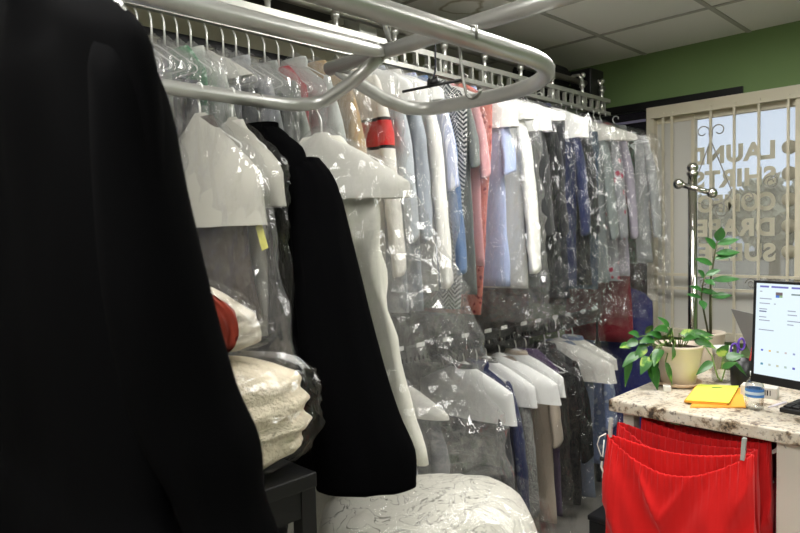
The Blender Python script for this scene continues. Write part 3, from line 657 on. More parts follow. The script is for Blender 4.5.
def oloft(secs, n=28, fold=0, seed=0, ex=1.0, cap0=True, cap1=True, sub=4):
    """closed surface through sections (centre, half-axis u, half-axis v)"""
    full = []
    for i in range(len(secs)-1):
        for k in range(sub):
            t = k/sub
            p0 = secs[max(0,i-1)]; p1 = secs[i]; p2_ = secs[i+1]; p3 = secs[min(len(secs)-1,i+2)]
            full.append(tuple((2*V(b_)+(V(c_)-V(a_))*t+(2*V(a_)-5*V(b_)+4*V(c_)-V(d_))*t*t+(3*V(b_)-V(a_)-3*V(c_)+V(d_))*t*t*t)*.5 for a_, b_, c_, d_ in zip(p0, p1, p2_, p3)))
    full.append(tuple(V(q) for q in secs[-1])); rs = []
    for i, (c, u, v) in enumerate(full):
        pts = []
        for k in range(n):
            a = 2*PI*k/n; cu, sv = math.cos(a), math.sin(a)
            p = c+u*math.copysign(abs(cu)**ex, cu)+v*math.copysign(abs(sv)**ex, sv)
            if fold:
                d = noise.noise(V((cu*3.2+seed, sv*2.0, i*.16/sub*4)))+.5*noise.noise(V((cu*7+seed, sv*5, i*.3/sub*4)))
                p = p+v.normalized()*d*fold+u.normalized()*d*fold*.4*cu
            pts.append(p)
        rs.append(pts)
    return MB().rings(rs, cap0, cap1)
def loc(o_parent, secs):
    off = V(o_parent.location); return [(V(c)-off, V(u), V(v)) for c, u, v in secs]
rb = thing('black_robe', 'black robe with a wide bell sleeve hanging in the middle on the foreground pipe', 'robe', (1.075, 1.645, 1.865), 0, GP)
hanger_mesh(.105, .2).build('hanger', M['steelwire'], rb)
yax, xax = V((0,1,0)), V((1,0,0))
cbx = 1.075
secs = [((cbx,1.645,1.872), yax*.06, xax*.035), ((cbx,1.645,1.83), yax*.13, xax*.05), ((cbx,1.64,1.775), yax*.20, xax*.06), ((cbx,1.635,1.68), yax*.215, xax*.062), ((cbx+.01,1.63,1.45), yax*.225, xax*.07), ((cbx+.03,1.62,1.15), yax*.24, xax*.075), ((cbx+.05,1.61,.86), yax*.25, xax*.08)]
oloft(loc(rb, secs), 40, .016, 3).build('robe_body', M['black_cloth'], rb)
def sl_secs(rows): return [(P(cx, cy, d), LAT*(hw*d/F), DEP*th) for cx, cy, hw, d, th in rows]
secs = sl_secs([(303,158,16,1.80,.03),(313,178,22,1.78,.05),(318,215,28,1.76,.058),(326,270,33,1.74,.06),(338,340,39,1.72,.062),(352,410,46,1.70,.066),(363,452,52,1.69,.068),(366,487,50,1.685,.066)])
oloft(loc(rb, secs), 32, .010, 5).build('sleeve', M['black_cloth'], rb)
secs = [((cbx,1.865,1.76), xax*.03, yax*.03), ((cbx,1.88,1.6), xax*.06, yax*.045), ((cbx+.01,1.90,1.2), xax*.09, yax*.05), ((cbx+.02,1.91,.92), xax*.12, yax*.05)]
oloft(loc(rb, secs), 24, .010, 6).build('sleeve', M['black_cloth'], rb)
MB().rings([[(.062*math.sin(2*PI*k/16)*.7, .075*math.cos(2*PI*k/16), z) for k in range(16)] for z in (-.03, .0, .012)], False, False).build('collar', M['black_cloth'], rb)

rn = thing('dark_robe', 'large dark robe very close on the left, hiding the left part of the rack', 'robe', (.27, .862, 1.87), 0, GP)
hanger_mesh(.105, .22).build('hanger', M['steelwire'], rn)
cx = .268
secs = [((cx,.864,1.868), yax*.06, xax*.035), ((cx,.862,1.83), yax*.12, xax*.045), ((cx,.86,1.775), yax*.22, xax*.052), ((cx,.86,1.71), yax*.262, xax*.056), ((cx,.86,1.5), yax*.272, xax*.058), ((cx,.86,1.29), yax*.255, xax*.05), ((cx+.004,.86,1.2), yax*.29, xax*.062), ((cx+.008,.86,.8), yax*.31, xax*.07)]
oloft(loc(rn, secs), 40, .010, 8).build('robe_body', M['black_cloth'], rn)
secs = sl_secs([(118,44,18,.645,.03),(124,68,30,.64,.042),(132,105,36,.64,.05),(142,190,43,.64,.052),(158,290,51,.64,.054),(181,390,54,.645,.054),(203,445,55,.648,.054),(220,495,44,.65,.05),(233,535,43,.65,.05),(248,590,44,.655,.05),(268,680,46,.66,.05)])
oloft(loc(rn, secs), 32, .004, 9).build('sleeve', M['black_cloth'], rn)
secs = [((cx,1.10,1.74), xax*.03, yax*.03), ((cx,1.12,1.6), xax*.06, yax*.045), ((cx+.01,1.14,1.3), xax*.08, yax*.05), ((cx+.02,1.15,1.05), xax*.085, yax*.05)]
oloft(loc(rn, secs), 24, .006, 10).build('sleeve', M['black_cloth'], rn)
#SPLIT
# ------------------------------------------------------------------ parcels left of the middle
tb = thing('metal_table', 'black metal table holding the plastic-wrapped parcels', 'table', (.62, 1.33, 0))
MB().box((-.30,-.145,.965), (.275,.16,1.0)).build('top', M['black_metal'], tb, smooth=False, bevel=.003)
for sx in (-1, 1):
    for sy in (-1, 1): MB().box((.255*sx-.02, .125*sy-.018+.005, 0), (.255*sx+.02, .125*sy+.018+.005, .965)).build('leg', M['black_metal'], tb, smooth=False)
MB().box((-.275,-.135,.90), (.235,-.115,.965)).build('apron', M['black_metal'], tb, smooth=False)
fleece = pbr('cream_fleece', lin((226,214,190)), .9, bump=.9, bscale=70, var=.12, vscale=18)
def parcel(name, label, c, hx, hy, hz, mat, seed, folds=3, filmm='crisp', part='blanket', rz=0, cat='parcel', group=None, taper=0, leanx=0):
    t = thing(name, label, cat, c, rz, group)
    secs = []
    m_ = 22
    for i in range(m_+1):
        q = i/m_; z = 2*hz*q; e = (1-abs(2*q-1)**3.2)**(1/2.6) if 0 < q < 1 else .35
        wv = 1-.09*abs(math.sin(q*PI*folds))
        tp = 1-taper*q; secs.append(((leanx*q,0,z), V((hx*max(.35,e)*wv*tp,0,0)), V((0,hy*max(.35,e)*wv*tp,0))))
    MB_ = oloft(secs, 48, .030 if hx > .3 else .016, seed, ex=.62, sub=1); MB_.build(part, mat, t)
    rs = []
    for i in range(m_+1):
        q = i/m_; e = (1-abs(2*q-1)**4)**(1/3) if 0 < q < 1 else .4
        pts = []
        for k in range(40):
            a = 2*PI*k/40; cu, sv = math.cos(a), math.sin(a)
            d = 1.05+.06*noise.noise(V((cu*4+seed, sv*4, q*9)))+.06*(ridge(V((cu*3+q*3, sv*3+seed, q*4)))**2-.35)+.03*noise.noise(V((cu*11, sv*11+seed, q*22)))
            pts.append((leanx*q+math.copysign(abs(cu)**.6,cu)*hx*max(.4,e)*d*(1-taper*q), math.copysign(abs(sv)**.6,sv)*hy*max(.4,e)*d*(1-taper*q), max(.001, 2*hz*1.05*q+.012*noise.noise(V((cu*5, sv*5, seed)))*(q > .2))))
        rs.append(pts)
    MB().rings(rs).build('plastic_wrap', M[filmm], t, smooth=False)
    return t
GQ = 'plastic-wrapped parcels'
parcel('blanket_parcel', 'cream fleece blanket parcel in clear plastic on the black table', (.675, 1.335, 1.001), .275, .155, .135, fleece, 4, 5, group=GQ)
rp = parcel('clothes_parcel', 'parcel with orange-red cloth in clear plastic on top of the cream blanket', (.675, 1.345, 1.289), .225, .135, .085, fabric((196,188,172)), 6, 2, part='cloth', group=GQ, taper=.42, leanx=-.07)
rc = P(219, 322, 1.31)-V(rp.location)
oloft([(rc+V((-.0,.02,-.065)), xax*.022, V((0,.02,0))), (rc+V((.0,.005,-.03)), xax*.04, V((0,.025,.01))), (rc+V((-.012,.005,.02)), xax*.05, V((0,.025,.01))), (rc+V((-.03,.02,.055)), xax*.03, V((0,.02,0)))], 34, .034, 3).build('red_cloth', fabric((128,44,26)), rp)

bn = thing('low_bench', 'low dark bench carrying the large white comforter parcel', 'bench', (1.36, 1.28, 0), -PI/4)
MB().box((-.36,-.24,.33), (.36,.24,.37)).build('top', M['black_metal'], bn, smooth=False)
for sx in (-1, 1):
    for sy in (-1, 1): MB().box((.33*sx-.02, .21*sy-.02, 0), (.33*sx+.02, .21*sy+.02, .33)).build('leg', M['black_metal'], bn, smooth=False)
parcel('comforter_parcel', 'large white comforter parcel with sketched line print under the black robe sleeve', (1.36, 1.28, .371), .35, .25, .215, fabric((206,203,192), 'sketch', (44,42,30), 1.0), 12, 1, filmm='crisp', part='comforter', rz=-PI/4, group=GQ)
bx = thing('black_box', 'black box on the floor between the clothes and the counter', 'box', (2.67, 1.245, 0), 0)
MB().box((-.16,-.14,0),(.16,.14,.275)).build('body', M['black_plastic'], bx, smooth=False, bevel=.006)
MB().box((-.165,-.145,.276),(.165,.145,.30)).build('lid', M['black_plastic'], bx, smooth=False, bevel=.006)

# ------------------------------------------------------------------ counter
m, nt, out = newmat('speckled_granite'); L = nt.links
b = N(nt, 'ShaderNodeBsdfPrincipled', i_Roughness=.28); L.new(b.outputs[0], out.inputs[0]); tc = N(nt, 'ShaderNodeTexCoord')
n1 = N(nt, 'ShaderNodeTexNoise', i_Scale=16.0, i_Detail=6.0, i_Roughness=.7); n2 = N(nt, 'ShaderNodeTexNoise', i_Scale=70.0, i_Detail=3.0)
for n in (n1, n2): L.new(tc.outputs['Object'], n.inputs['Vector'])
r1 = N(nt, 'ShaderNodeValToRGB'); e = r1.color_ramp.elements
e[0].position = .36; e[0].color = rgba(lin((60,50,44))); e[1].position = .47; e[1].color = rgba(lin((214,202,182)))
x_ = e.new(.41); x_.color = rgba(lin((150,128,102))); x_ = e.new(.62); x_.color = rgba(lin((226,218,204))); x_ = e.new(.72); x_.color = rgba(lin((168,150,128)))
L.new(n1.outputs['Fac'], r1.inputs[0])
r2 = N(nt, 'ShaderNodeMapRange', i_1=.56, i_2=.66, i_3=0.0, i_4=.75); L.new(n2.outputs['Fac'], r2.inputs[0])
mx = N(nt, 'ShaderNodeMix', data_type='RGBA'); mx.inputs[7].default_value = rgba(lin((92,80,70))); L.new(r2.outputs[0], mx.inputs[0]); L.new(r1.outputs[0], mx.inputs[6]); L.new(mx.outputs[2], b.inputs['Base Color'])
granite = m
CZ = .905; CX0, CX1, CY0, CY1 = 2.235, 3.02, -.75, 1.148
ct = thing('counter', 'desk counter with speckled granite top and pale legs', 'counter', ((CX0+CX1)/2, (CY0+CY1)/2, 0))
ox, oy = ct.location.x, ct.location.y
MB().box((CX0-ox, CY0-oy, CZ-.045), (CX1-ox, CY1-oy, CZ)).build('worktop', granite, ct, smooth=False, bevel=.006)
for (x0,x1,y0,y1) in ((2.28,2.33,1.07,1.11),(2.93,2.98,1.07,1.11),(2.265,2.95,.47,.59),(2.265,2.95,-.73,-.65)):
    MB().box((x0-ox, y0-oy, 0), (x1-ox, y1-oy, CZ-.045)).build('leg', M['desk_leg'], ct, smooth=False)
MB().box((2.96-ox, -.65-oy, .25), (2.975-ox, 1.05-oy, CZ-.045)).build('back_panel', pbr('dark_panel', lin((40,30,32)), .6), ct, smooth=False)
MB().tube([(2.325-ox,1.115-oy,.838),(2.325-ox,.60-oy,.838)], .006, 8).build('hang_bar', M['black_metal'], ct)
# red garments pinned under the counter
red = fabric((228,28,28)); red2 = fabric((205,22,26))
def waistband(name, label, xc, yc, hw, zt, sagf, sagb, dx, seed, bottom, mat, cord=False, cat='trousers', tilt=0):
    t = thing(name, label, cat, (xc, yc, zt), 0, 'red garments under the counter')
    n = 360; rs = []; rows = [0,.006,.018,.03,.044,.052,.058,.07,.085,.1,.12,.14,.17,.2,.23,.27,.31,.35,.40,.44,.5,bottom]
    for i, s in enumerate(rows):
        pts = []
        for k in range(n):
            a = 2*PI*k/n; c, s_ = math.cos(a), math.sin(a); front = s_ < 0
            sag = (sagf if front else sagb)*(1-c*c)**1.2
            gath = (math.sin(c*hw*300+seed)+.6*math.sin(c*hw*520+2*seed))*.0042*(1 if .004 < s < .055 else .6)*max(.10, 1-s*6)
            dn = min(1, s*4); dep = dx*abs(s_)**.8*(1-.2*dn)
            # swags: long folds falling from both pins to the middle
            fold = .050*dn*(ridge(V(((abs(c-.15)*1.3+s*2.6)*1.9+seed, s*.8, seed)))**2-.3)+.012*dn*noise.noise(V((c*5, s*6, seed)))
            xx = (-1 if front else 1)*(dep+gath+fold*(1 if front else .4)) + (-.012*min(1,s*8) if front else 0)
            pts.append((xx, c*hw*(1+.03*dn)+.004*noise.noise(V((s*9, seed, c))), -sag*(1-min(1, s/.5)*.5)-s-tilt*c))
        rs.append(pts)
    o = MB().rings(rs, False, False).build('cloth', mat, t)
    sm = o.modifiers.new('thickness', 'SOLIDIFY'); sm.thickness = .0025
    if cord:
        cpts = [(-.015, hw*.985, -.01), (-.035, hw+.012, -.02), (-.035, hw+.022, -.05), (-.03, hw+.012, -.085), (-.03, hw+.006, -.10)]
        wht = pbr('white_cord', lin((235,232,224)), .8)
        MB().tube(cpts, .0021, 6).build('drawstring', wht, t)
        MB().tube([(-.03, hw-.003, -.03), (-.033, hw+.002, -.09), (-.034, hw+.005, -.13), (-.034, hw-.004, -.155)], .0021, 6).build('drawstring', wht, t)
        MB().tube([(-.03, hw+.006, -.10), (-.036, hw+.008, -.13), (-.033, hw+.001, -.15), (-.034, hw+.004, -.17)], .0021, 6).build('drawstring', wht, t)
        MB().ball((-.033, hw+.005, -.1), .009, 10, 6).build('cord_lock', M['black_plastic'], t)
    return t
waistband('red_trousers', 'front red drawstring trousers with white cord hung under the counter', 2.165, .872, .244, .812, .10, .04, .030, 2, .62, red, True, tilt=.018)
waistband('red_trousers', 'second red trousers hanging just behind the front pair with the white cord', 2.228, .87, .236, .828, .085, .03, .022, 5, .60, red2)
waistband('red_trousers', 'rearmost red trousers with the flattest waistband under the counter', 2.285, .825, .215, .845, .022, .012, .022, 8, .58, red2)
def peg(lab, p, q, mat):
    t = thing('clip', lab, 'clip', p, 0, 'clips on the red garments'); p, q = V(p), V(q); d = (q-p); nrm = V((1,0,0)); side = d.normalized().cross(nrm)
    for k, nm in ((-1, 'jaw'), (1, 'jaw')): MB().obox(d*.5+nrm*.004*k, nrm*.0028, side*.006, d*.5).build(nm, mat, t, smooth=False, bevel=.001)
    MB().tube([d*.5-side*.008, d*.5+side*.008], .0035, 8).build('spring', M['steelwire'], t)
grey_clip = pbr('grey_clip', lin((170,170,165)), .4)
peg('upright grey clip at the left corner of the red trousers', (2.17, 1.108, .785), (2.185, 1.111, .852), grey_clip)
peg('upright grey clip at the right corner of the red trousers', (2.15, .655, .812), (2.16, .653, .88), grey_clip)
peg('slanting pale clip behind the right corner of the red trousers', (2.30, .622, .80), (2.27, .565, .845), grey_clip)
# red tub and rolls in the dark under the counter
tbn = thing('storage_tub', 'dark red storage tub on the shelf under the counter', 'tub', (2.72, .83, .30))
MB().rings([[(math.copysign(abs(math.cos(2*PI*k/32))**.35, math.cos(2*PI*k/32))*.19*sx_, math.copysign(abs(math.sin(2*PI*k/32))**.35, math.sin(2*PI*k/32))*.20*sx_, z) for k in range(32)] for sx_, z in ((.9,0),(1,.52),(1.03,.52),(1.03,.54),(.97,.54))]).build('body', pbr('red_plastic', lin((150,28,40)), .5), tbn)
sh = MB().box((2.40, .595, .27), (2.95, 1.045, .298)).build('shelf_board', M['black_metal'], smooth=False); tag(sh, 'dark shelf board under the counter behind the red trousers', 'shelf')
for i, (zz, lab) in enumerate(((.30,'lower pinkish red fabric roll standing by the counter leg'),(.475,'upper pinkish red fabric roll stacked by the counter leg'))):
    t = thing('fabric_roll', lab, 'fabric roll', (2.46, .668, zz), 0, 'red fabric rolls')
    MB().lathe([(.02,0),(.06,.002),(.066,.02),(.064,.09),(.067,.15),(.06,.172),(.02,.173)], (0,0,0), 24).build('roll', pbr('coral_fabric', lin((196,60,64)), .8, bump=.2), t)
    MB().lathe([(.02,.1735),(.02,.176),(.008,.176)], (0,0,0), 14).build('core', M['greypaper'], t)

# ------------------------------------------------------------------ things on the counter
def on(px, py):                                  # spot on the worktop seen at a point of the photo
    d = P(px, py, 1)-EYE; k = (CZ-EYE.z)/d.z; return EYE+d*k
m, nt, out = newmat('pothos_leaf'); L = nt.links
b = N(nt, 'ShaderNodeBsdfPrincipled', i_Roughness=.35); L.new(b.outputs[0], out.inputs[0]); tc = N(nt, 'ShaderNodeTexCoord')
n1 = N(nt, 'ShaderNodeTexNoise', i_Scale=22.0, i_Detail=3.0); L.new(tc.outputs['Object'], n1.inputs['Vector'])
r1 = N(nt, 'ShaderNodeValToRGB'); e = r1.color_ramp.elements; e[0].position = .54; e[0].color = rgba(lin((48,98,38))); e[1].position = .66; e[1].color = rgba(lin((166,186,92)))
x_ = e.new(.58); x_.color = rgba(lin((74,128,50))); L.new(n1.outputs['Fac'], r1.inputs[0]); L.new(r1.outputs[0], b.inputs['Base Color']); b.inputs['Transmission Weight'].default_value = 0
pleaf = m
pleaf2 = pbr('pothos_leaf_dark', lin((44,98,36)), .35, var=.25, vscale=12)
zleaf = pbr('zz_leaf', lin((52,106,48)), .28, var=.2, vscale=10)
stemm = pbr('stem', lin((104,132,60)), .5); zstem = pbr('zz_stem', lin((72,74,42)), .5)
def leaf_mesh(base, dirv, nrm, ln, wd, droop=.25, heart=True, n=9, cup=.15):
    base, d, nr = V(base), V(dirv).normalized(), V(nrm); s = d.cross(nr).normalized(); nr = s.cross(d)
    vs = []; fs = []; cols = (-1,-.5,0,.5,1)
    for i in range(n+1):
        q = i/n
        w = (math.sin(PI*q**.62)**.85 if heart else math.sin(PI*q**.85)) * wd*.5 if 0 < q < 1 else .0008
        c = base+d*(ln*q)-UP*(droop*ln*q*q)
        for k in cols: vs.append(c+s*w*k+nr*(cup*w*abs(k))+nr*.012*ln*math.sin(q*9)*k)
    for i in range(n):
        for k in range(4): a = i*5+k; fs.append((a, a+1, a+6, a+5))
    return MB().add(vs, fs)
def potmesh(r0, r1, h):
    return MB().lathe([(r0*.9,0),(r0,.004),(lerp(r0,r1,.5),h*.5),(r1*.985,h*.93),(r1,h*.94),(r1*1.01,h),(r1*.94,h),(r1*.93,h*.88),(.001,h*.88)], (0,0,0), 40, True, False)
# pothos
pp = on(678, 384.5); pp.z = CZ
pt = thing('potted_pothos', 'trailing variegated pothos in a wide beige pot at the counter corner', 'plant', pp)
MB().lathe([(.064,.001),(.084,.004),(.092,.018),(.088,.019),(.080,.008),(.001,.008)], (0,0,0), 40, True, False).build('saucer', pbr('stained_saucer', lin((196,170,140)), .5, var=.3, vscale=12), pt)
po = potmesh(.066, .097, .158).build('pot', M['pot'], pt); po.location.z = .009
MB().lathe([(.001,0),(.05,.006),(.092,.0)], (0,0,.15), 24, False, False).build('soil', M['soil'], pt)
# vines: base to tip in (right, up, towards the viewer) metres around the pot rim
def pv(r_, u_, f_): return LAT*r_+UP*u_-DEP*f_
leaves = [ # right, up, forward of leaf base; direction (r,u,f); length
 (-.06,.20,.02,-.9,.5,.1,.085,.05),(-.03,.22,.0,-.7,.35,.3,.10,.055),(.0,.21,.02,.9,.15,.2,.12,.05),(.04,.20,.0,1,.25,-.1,.13,.05),
 (-.09,.19,.03,-1,.2,.3,.08,.06),(-.12,.17,.04,-.8,-.5,.3,.075,.055),(-.15,.14,.05,-.9,-.35,.2,.085,.05),(-.17,.13,.03,-.3,-1,.2,.11,.042),
 (-.10,.14,.06,-.2,-1,.4,.085,.06),(-.08,.16,.06,-.6,-.6,.6,.08,.06),(-.11,.10,.06,.2,-1,.3,.09,.065),(-.07,.11,.08,.3,-1,.2,.085,.055),
 (-.05,.18,.06,-.3,.5,.8,.075,.06),(.0,.19,.05,.3,.45,.7,.08,.055),(-.02,.23,-.03,-.5,.8,-.2,.085,.05),(.05,.19,.03,.8,-.1,.5,.09,.05),
 (-.13,.20,.0,-.8,.6,.2,.07,.055),(-.05,.20,.04,.2,.9,.2,.07,.05),(-.14,.185,.02,-.95,-.1,.0,.07,.05),(-.09,.215,-.02,-.3,.6,.5,.075,.06),
 (.08,.18,.0,.9,.4,.2,.07,.045),(-.16,.16,.0,-.7,.3,.4,.075,.055),(-.12,.13,.07,-.7,-.7,.4,.075,.06),(-.04,.17,.08,-.5,-.3,.8,.08,.05),
]
for i, (r_, u_, f_, dr_, du, df_, ln, wd) in enumerate(leaves):
    if r_ < 0: r_ *= 1.2
    bp_ = pv(r_, u_, f_); rt = pv(r_*.35, .155, f_*.3)
    MB().tube([rt, (rt+bp_)*.5+UP*.03, bp_], .0022, 6).build('vine', stemm, pt)
    leaf_mesh(bp_, LAT*dr_+UP*du-DEP*df_, UP*(.9-.25*(i%4))-DEP*.6+LAT*.5*(i%3-1), ln*.9, wd*.76, .3).build('leaf', pleaf if i%4 else pleaf2, pt)
# the vine that creeps over the right side of the rim
vine = [pv(.05,.155,.05), pv(.075,.168,.075), pv(.095,.13,.09), pv(.10,.09,.10), pv(.11,.05,.105), pv(.125,.035,.105), pv(.135,.06,.10), pv(.15,.09,.09), pv(.19,.11,.085)]
MB().tube(vine, .0028, 8).build('vine', stemm, pt)
for (r_, u_, f_, dr_, du, df_, ln, wd) in ((.095,.11,.095,-1,-.55,.1,.085,.042),(.12,.13,.09,.4,.75,.2,.075,.05),(.15,.12,.09,.9,.35,.2,.075,.055),(.175,.11,.085,.75,-.7,.1,.085,.04),(.13,.085,.1,.6,.5,.4,.07,.04)):
    leaf_mesh(pv(r_,u_,f_), LAT*dr_+UP*du-DEP*df_, UP*.8-DEP*.6+LAT*.3, ln*.92, wd*.8, .15).build('leaf', pleaf, pt)
# tall plant in the smaller pot behind
zp = on(708, 368); zp.z = CZ
zt = thing('potted_tall_plant', 'tall upright plant with glossy paired leaves in a small beige pot', 'plant', zp)
potmesh(.05, .072, .165).build('pot', M['pot'], zt)
MB().lathe([(.001,0),(.04,.004),(.066,.0)], (0,0,.148), 20, False, False).build('soil', M['soil'], zt)
st = [pv(.012,.14,0), pv(.010,.28,0), pv(.012,.40,0), pv(.028,.50,0), pv(.042,.575,0)]
MB().tube(st, [.0065,.0055,.0045,.0038,.003], 8).build('stem', zstem, zt)
st2 = [pv(.0,.14,.01), pv(-.018,.23,.01), pv(-.035,.32,.01), pv(-.03,.37,.01), pv(-.018,.42,.01)]
MB().tube(st2, [.005,.0045,.004,.0035,.003], 8).build('stem', zstem, zt)
ZL = [(.042,.57,0,.1,.9,.3,.075,.06),(.040,.555,0,1,.32,.1,.10,.045),(.036,.535,0,-.7,.75,.2,.085,.05),(.032,.515,0,1,.12,.2,.105,.042),(.026,.49,0,1,.35,.2,.11,.04),
      (.022,.465,0,-1,.42,.2,.10,.045),(.013,.395,0,1,.12,.2,.125,.042),(.012,.32,0,1,.16,.1,.095,.042),(-.018,.42,.01,.8,.4,.3,.07,.036),(-.02,.41,.01,-.6,.6,.3,.06,.04),
      (-.022,.40,.01,.3,-.2,.6,.06,.045),(-.03,.355,.01,-.9,.35,.2,.07,.03),(-.03,.35,.01,.9,-.1,.3,.065,.036),(-.034,.32,.01,-1,.35,.1,.075,.028),(-.034,.31,.01,-.15,-.5,.7,.06,.045),(.012,.34,0,-.9,.3,.2,.07,.04)]
for (r_, u_, f_, dr_, du, df_, ln, wd) in ZL:
    leaf_mesh(pv(r_,u_,f_), LAT*dr_+UP*du-DEP*df_, UP*.6-DEP*.9, ln, wd*.8, .08, heart=False, cup=.25).build('leaf', zleaf, zt)
# small white cube, envelopes, bottle, cups, scissors
p = on(667, 391); MBc = MB().box((-.014,-.014,0),(.014,.014,.022)).build('eraser_cube', pbr('white_rubber', lin((226,224,214)), .7), smooth=False, bevel=.002); MBc.location = (p.x, p.y, CZ); MBc.rotation_euler.z = .5
tag(MBc, 'small white cube beside the saucer on the counter', 'cube')
def sheet(name, label, cat, quad, z, mat, th=.004, group=None):
    ps = [on(*q) for q in quad]; c = sum(ps, V())/4
    o = MB().add([(p.x-c.x, p.y-c.y, zz) for zz in (0, th) for p in ps], [(0,1,2,3),(7,6,5,4),(0,4,5,1),(1,5,6,2),(2,6,7,3),(3,7,4,0)]).build(name, mat, smooth=False)
    o.location = (c.x, c.y, z); return tag(o, label, cat, group)
sheet('envelope', 'lower orange envelope under the yellow paper, its corner to the right', 'envelope', ((690,408),(746,408),(741,389),(700,390)), CZ, M['orange'], .005, 'orange envelopes')
sheet('envelope', 'upper orange envelope under the yellow paper, its corner to the left', 'envelope', ((684,404),(727,407),(736,391),(696,388.5)), CZ+.006, M['orange'], .006, 'orange envelopes')
sheet('yellow_paper', 'bright yellow paper with a small green mark on the orange envelopes', 'paper', ((686,404),(729,407),(739,389.5),(698,388)), CZ+.0135, M['yellow'], .002)
gp_ = on(717, 391.5)
o = MB().rings([[(.022*math.cos(2*PI*k/16), .007*math.sin(2*PI*k/16), z) for k in range(16)] for z in (0,.0006)]).build('green_mark', pbr('green_ink', lin((60,120,40)), .7), bpy.data.objects['yellow_paper'], smooth=False)
yp = bpy.data.objects['yellow_paper']; o.location = (gp_.x-yp.location.x, gp_.y-yp.location.y, .0022); o.rotation_euler.z = -PI/4
# clear plastics
m, nt, out = newmat('clear_plastic'); L = nt.links
tr = N(nt, 'ShaderNodeBsdfTransparent'); tr.inputs[0].default_value = (.93,.95,.95,1); gl = N(nt, 'ShaderNodeBsdfGlossy', i_Roughness=.06)
lw = N(nt, 'ShaderNodeLayerWeight', i_Blend=.35); mr = N(nt, 'ShaderNodeMapRange', i_3=.08, i_4=.75); L.new(lw.outputs['Facing'], mr.inputs[0])
ms = N(nt, 'ShaderNodeMixShader'); L.new(mr.outputs[0], ms.inputs[0]); L.new(tr.outputs[0], ms.inputs[1]); L.new(gl.outputs[0], ms.inputs[2]); L.new(ms.outputs[0], out.inputs[0])
clear = m
p = on(754.5, 409)
wb_ = thing('water_bottle', 'small clear water bottle with a blue label beside the yellow paper', 'bottle', (p.x, p.y, CZ))
prof = [(.020,.0),(.028,.004),(.0295,.012),(.0285,.02),(.0295,.028),(.0285,.036),(.0295,.044),(.0295,.078),(.029,.084),(.025,.096),(.017,.108),(.0115,.114),(.0115,.120)]
MB().lathe(prof, (0,0,0), 28, True, False).build('bottle_body', clear, wb_)
MB().lathe([(.0297,.046),(.0300,.047),(.0300,.073),(.0297,.074)], (0,0,0), 28, False, False).build('label', M['label_blue'], wb_)
MB().lathe([(.0301,.055),(.0302,.056),(.0302,.064),(.0301,.065)], (0,0,0), 28, False, False).build('label_band', pbr('pale_band', lin((205,222,238)), .5), wb_)
MB().lathe([(.0135,.117),(.0140,.118),(.0140,.131),(.0125,.133),(.001,.133)], (0,0,0), 20, True, False).build('cap', pbr('white_cap', lin((232,234,236)), .4), wb_)
p = on(720, 383)
cj = thing('clear_jar', 'clear ribbed plastic jar with a white lid behind the pothos vine', 'jar', (p.x+.03, p.y-.0, CZ))
MB().lathe([(.03,0),(.040,.004)]+[(.040+.0015*(k%2), .012+.011*k) for k in range(9)]+[(.036,.118),(.036,.125)], (0,0,0), 28, True, False).build('jar_body', clear, cj)
MB().lathe([(.038,.121),(.0385,.122),(.0385,.145),(.037,.147),(.001,.147)], (0,0,0), 28, True, False).build('lid', pbr('jar_lid', lin((225,225,220)), .5), cj)
p = on(736, 388)
pc = thing('pen_cup', 'black pen cup between the clear jar and the monitor', 'cup', (p.x+.06, p.y, CZ))
MB().lathe([(.036,0),(.038,.003),(.041,.105),(.039,.105),(.036,.006),(.001,.006)], (0,0,0), 28, True, False).build('cup', M['black_plastic'], pc)
purple = pbr('purple_plastic', lin((98,66,168)), .4)
sc_ = thing('scissors', 'purple-handled scissors standing in the black pen cup', 'scissors', (p.x+.055, p.y+.01, CZ+.01))
for s, (rr, tilt) in ((-1, (.020, -.25)), (1, (.017, .12))):
    cen = pv(.014*s-.006, .145+.012*s, .01)
    MB().tube([cen+LAT*rr*math.cos(t)*.72+UP*rr*1.35*math.sin(t) for t in [2*PI*k/16 for k in range(17)]], .0045, 8, False).build('handle', purple, sc_)
    MB().tube([pv(0,.0,.0), pv(.002*s,.11,.005), cen-UP*rr*1.2], [.002,.004,.004], 8).build('blade', M['steelwire'], sc_)
for (dx_, h, tl_, cc_, lab) in ((.018,.15,.03,(170,50,46),'red pen standing in the black pen cup'),(-.016,.135,-.02,(40,40,44),'black pen standing in the black pen cup')):
    q = MB().tube([(0,0,0), LAT*tl_*.5+UP*h*.5, LAT*tl_+UP*h], [.002,.0042,.004], 8).build('pen', pbr('pen_plastic', lin(cc_), .35)); q.location = V((p.x+.06, p.y, CZ+.012))+LAT*dx_; tag(q, lab, 'pen', 'pens in the cup')
# monitor
MC = P(750.5, 381, 2.2)
mdir = V((.25, .968, 0)).normalized(); mn = V((-mdir.y, mdir.x, 0))     # along the screen, out of the screen
ctr = MC-mdir*.27
mt = thing('monitor', 'black computer monitor showing a bright form at the right edge', 'monitor', (ctr.x, ctr.y, CZ))
tilt = UP*.996-mn*.05
def mp_(a, h, o_=0): return mdir*a+tilt*h+mn*o_
zb = MC.z-CZ+.0
def panel(a0, a1, h0, h1, o0, o1):
    vs = [mp_(a, h, o_) for o_ in (o0, o1) for a, h in ((a0,h0),(a1,h0),(a1,h1),(a0,h1))]
    return MB().add(vs, [(0,1,2,3),(7,6,5,4),(0,4,5,1),(1,5,6,2),(2,6,7,3),(3,7,4,0)])
bz = MB()
for a in ((-.27,.27,zb,zb+.028),(-.27,.27,zb+.337,zb+.345),(-.27,-.262,zb+.028,zb+.337),(.262,.27,zb+.028,zb+.337)): bz.add(panel(*a, -.02, .004).v, [(0,1,2,3),(7,6,5,4),(0,4,5,1),(1,5,6,2),(2,6,7,3),(3,7,4,0)])
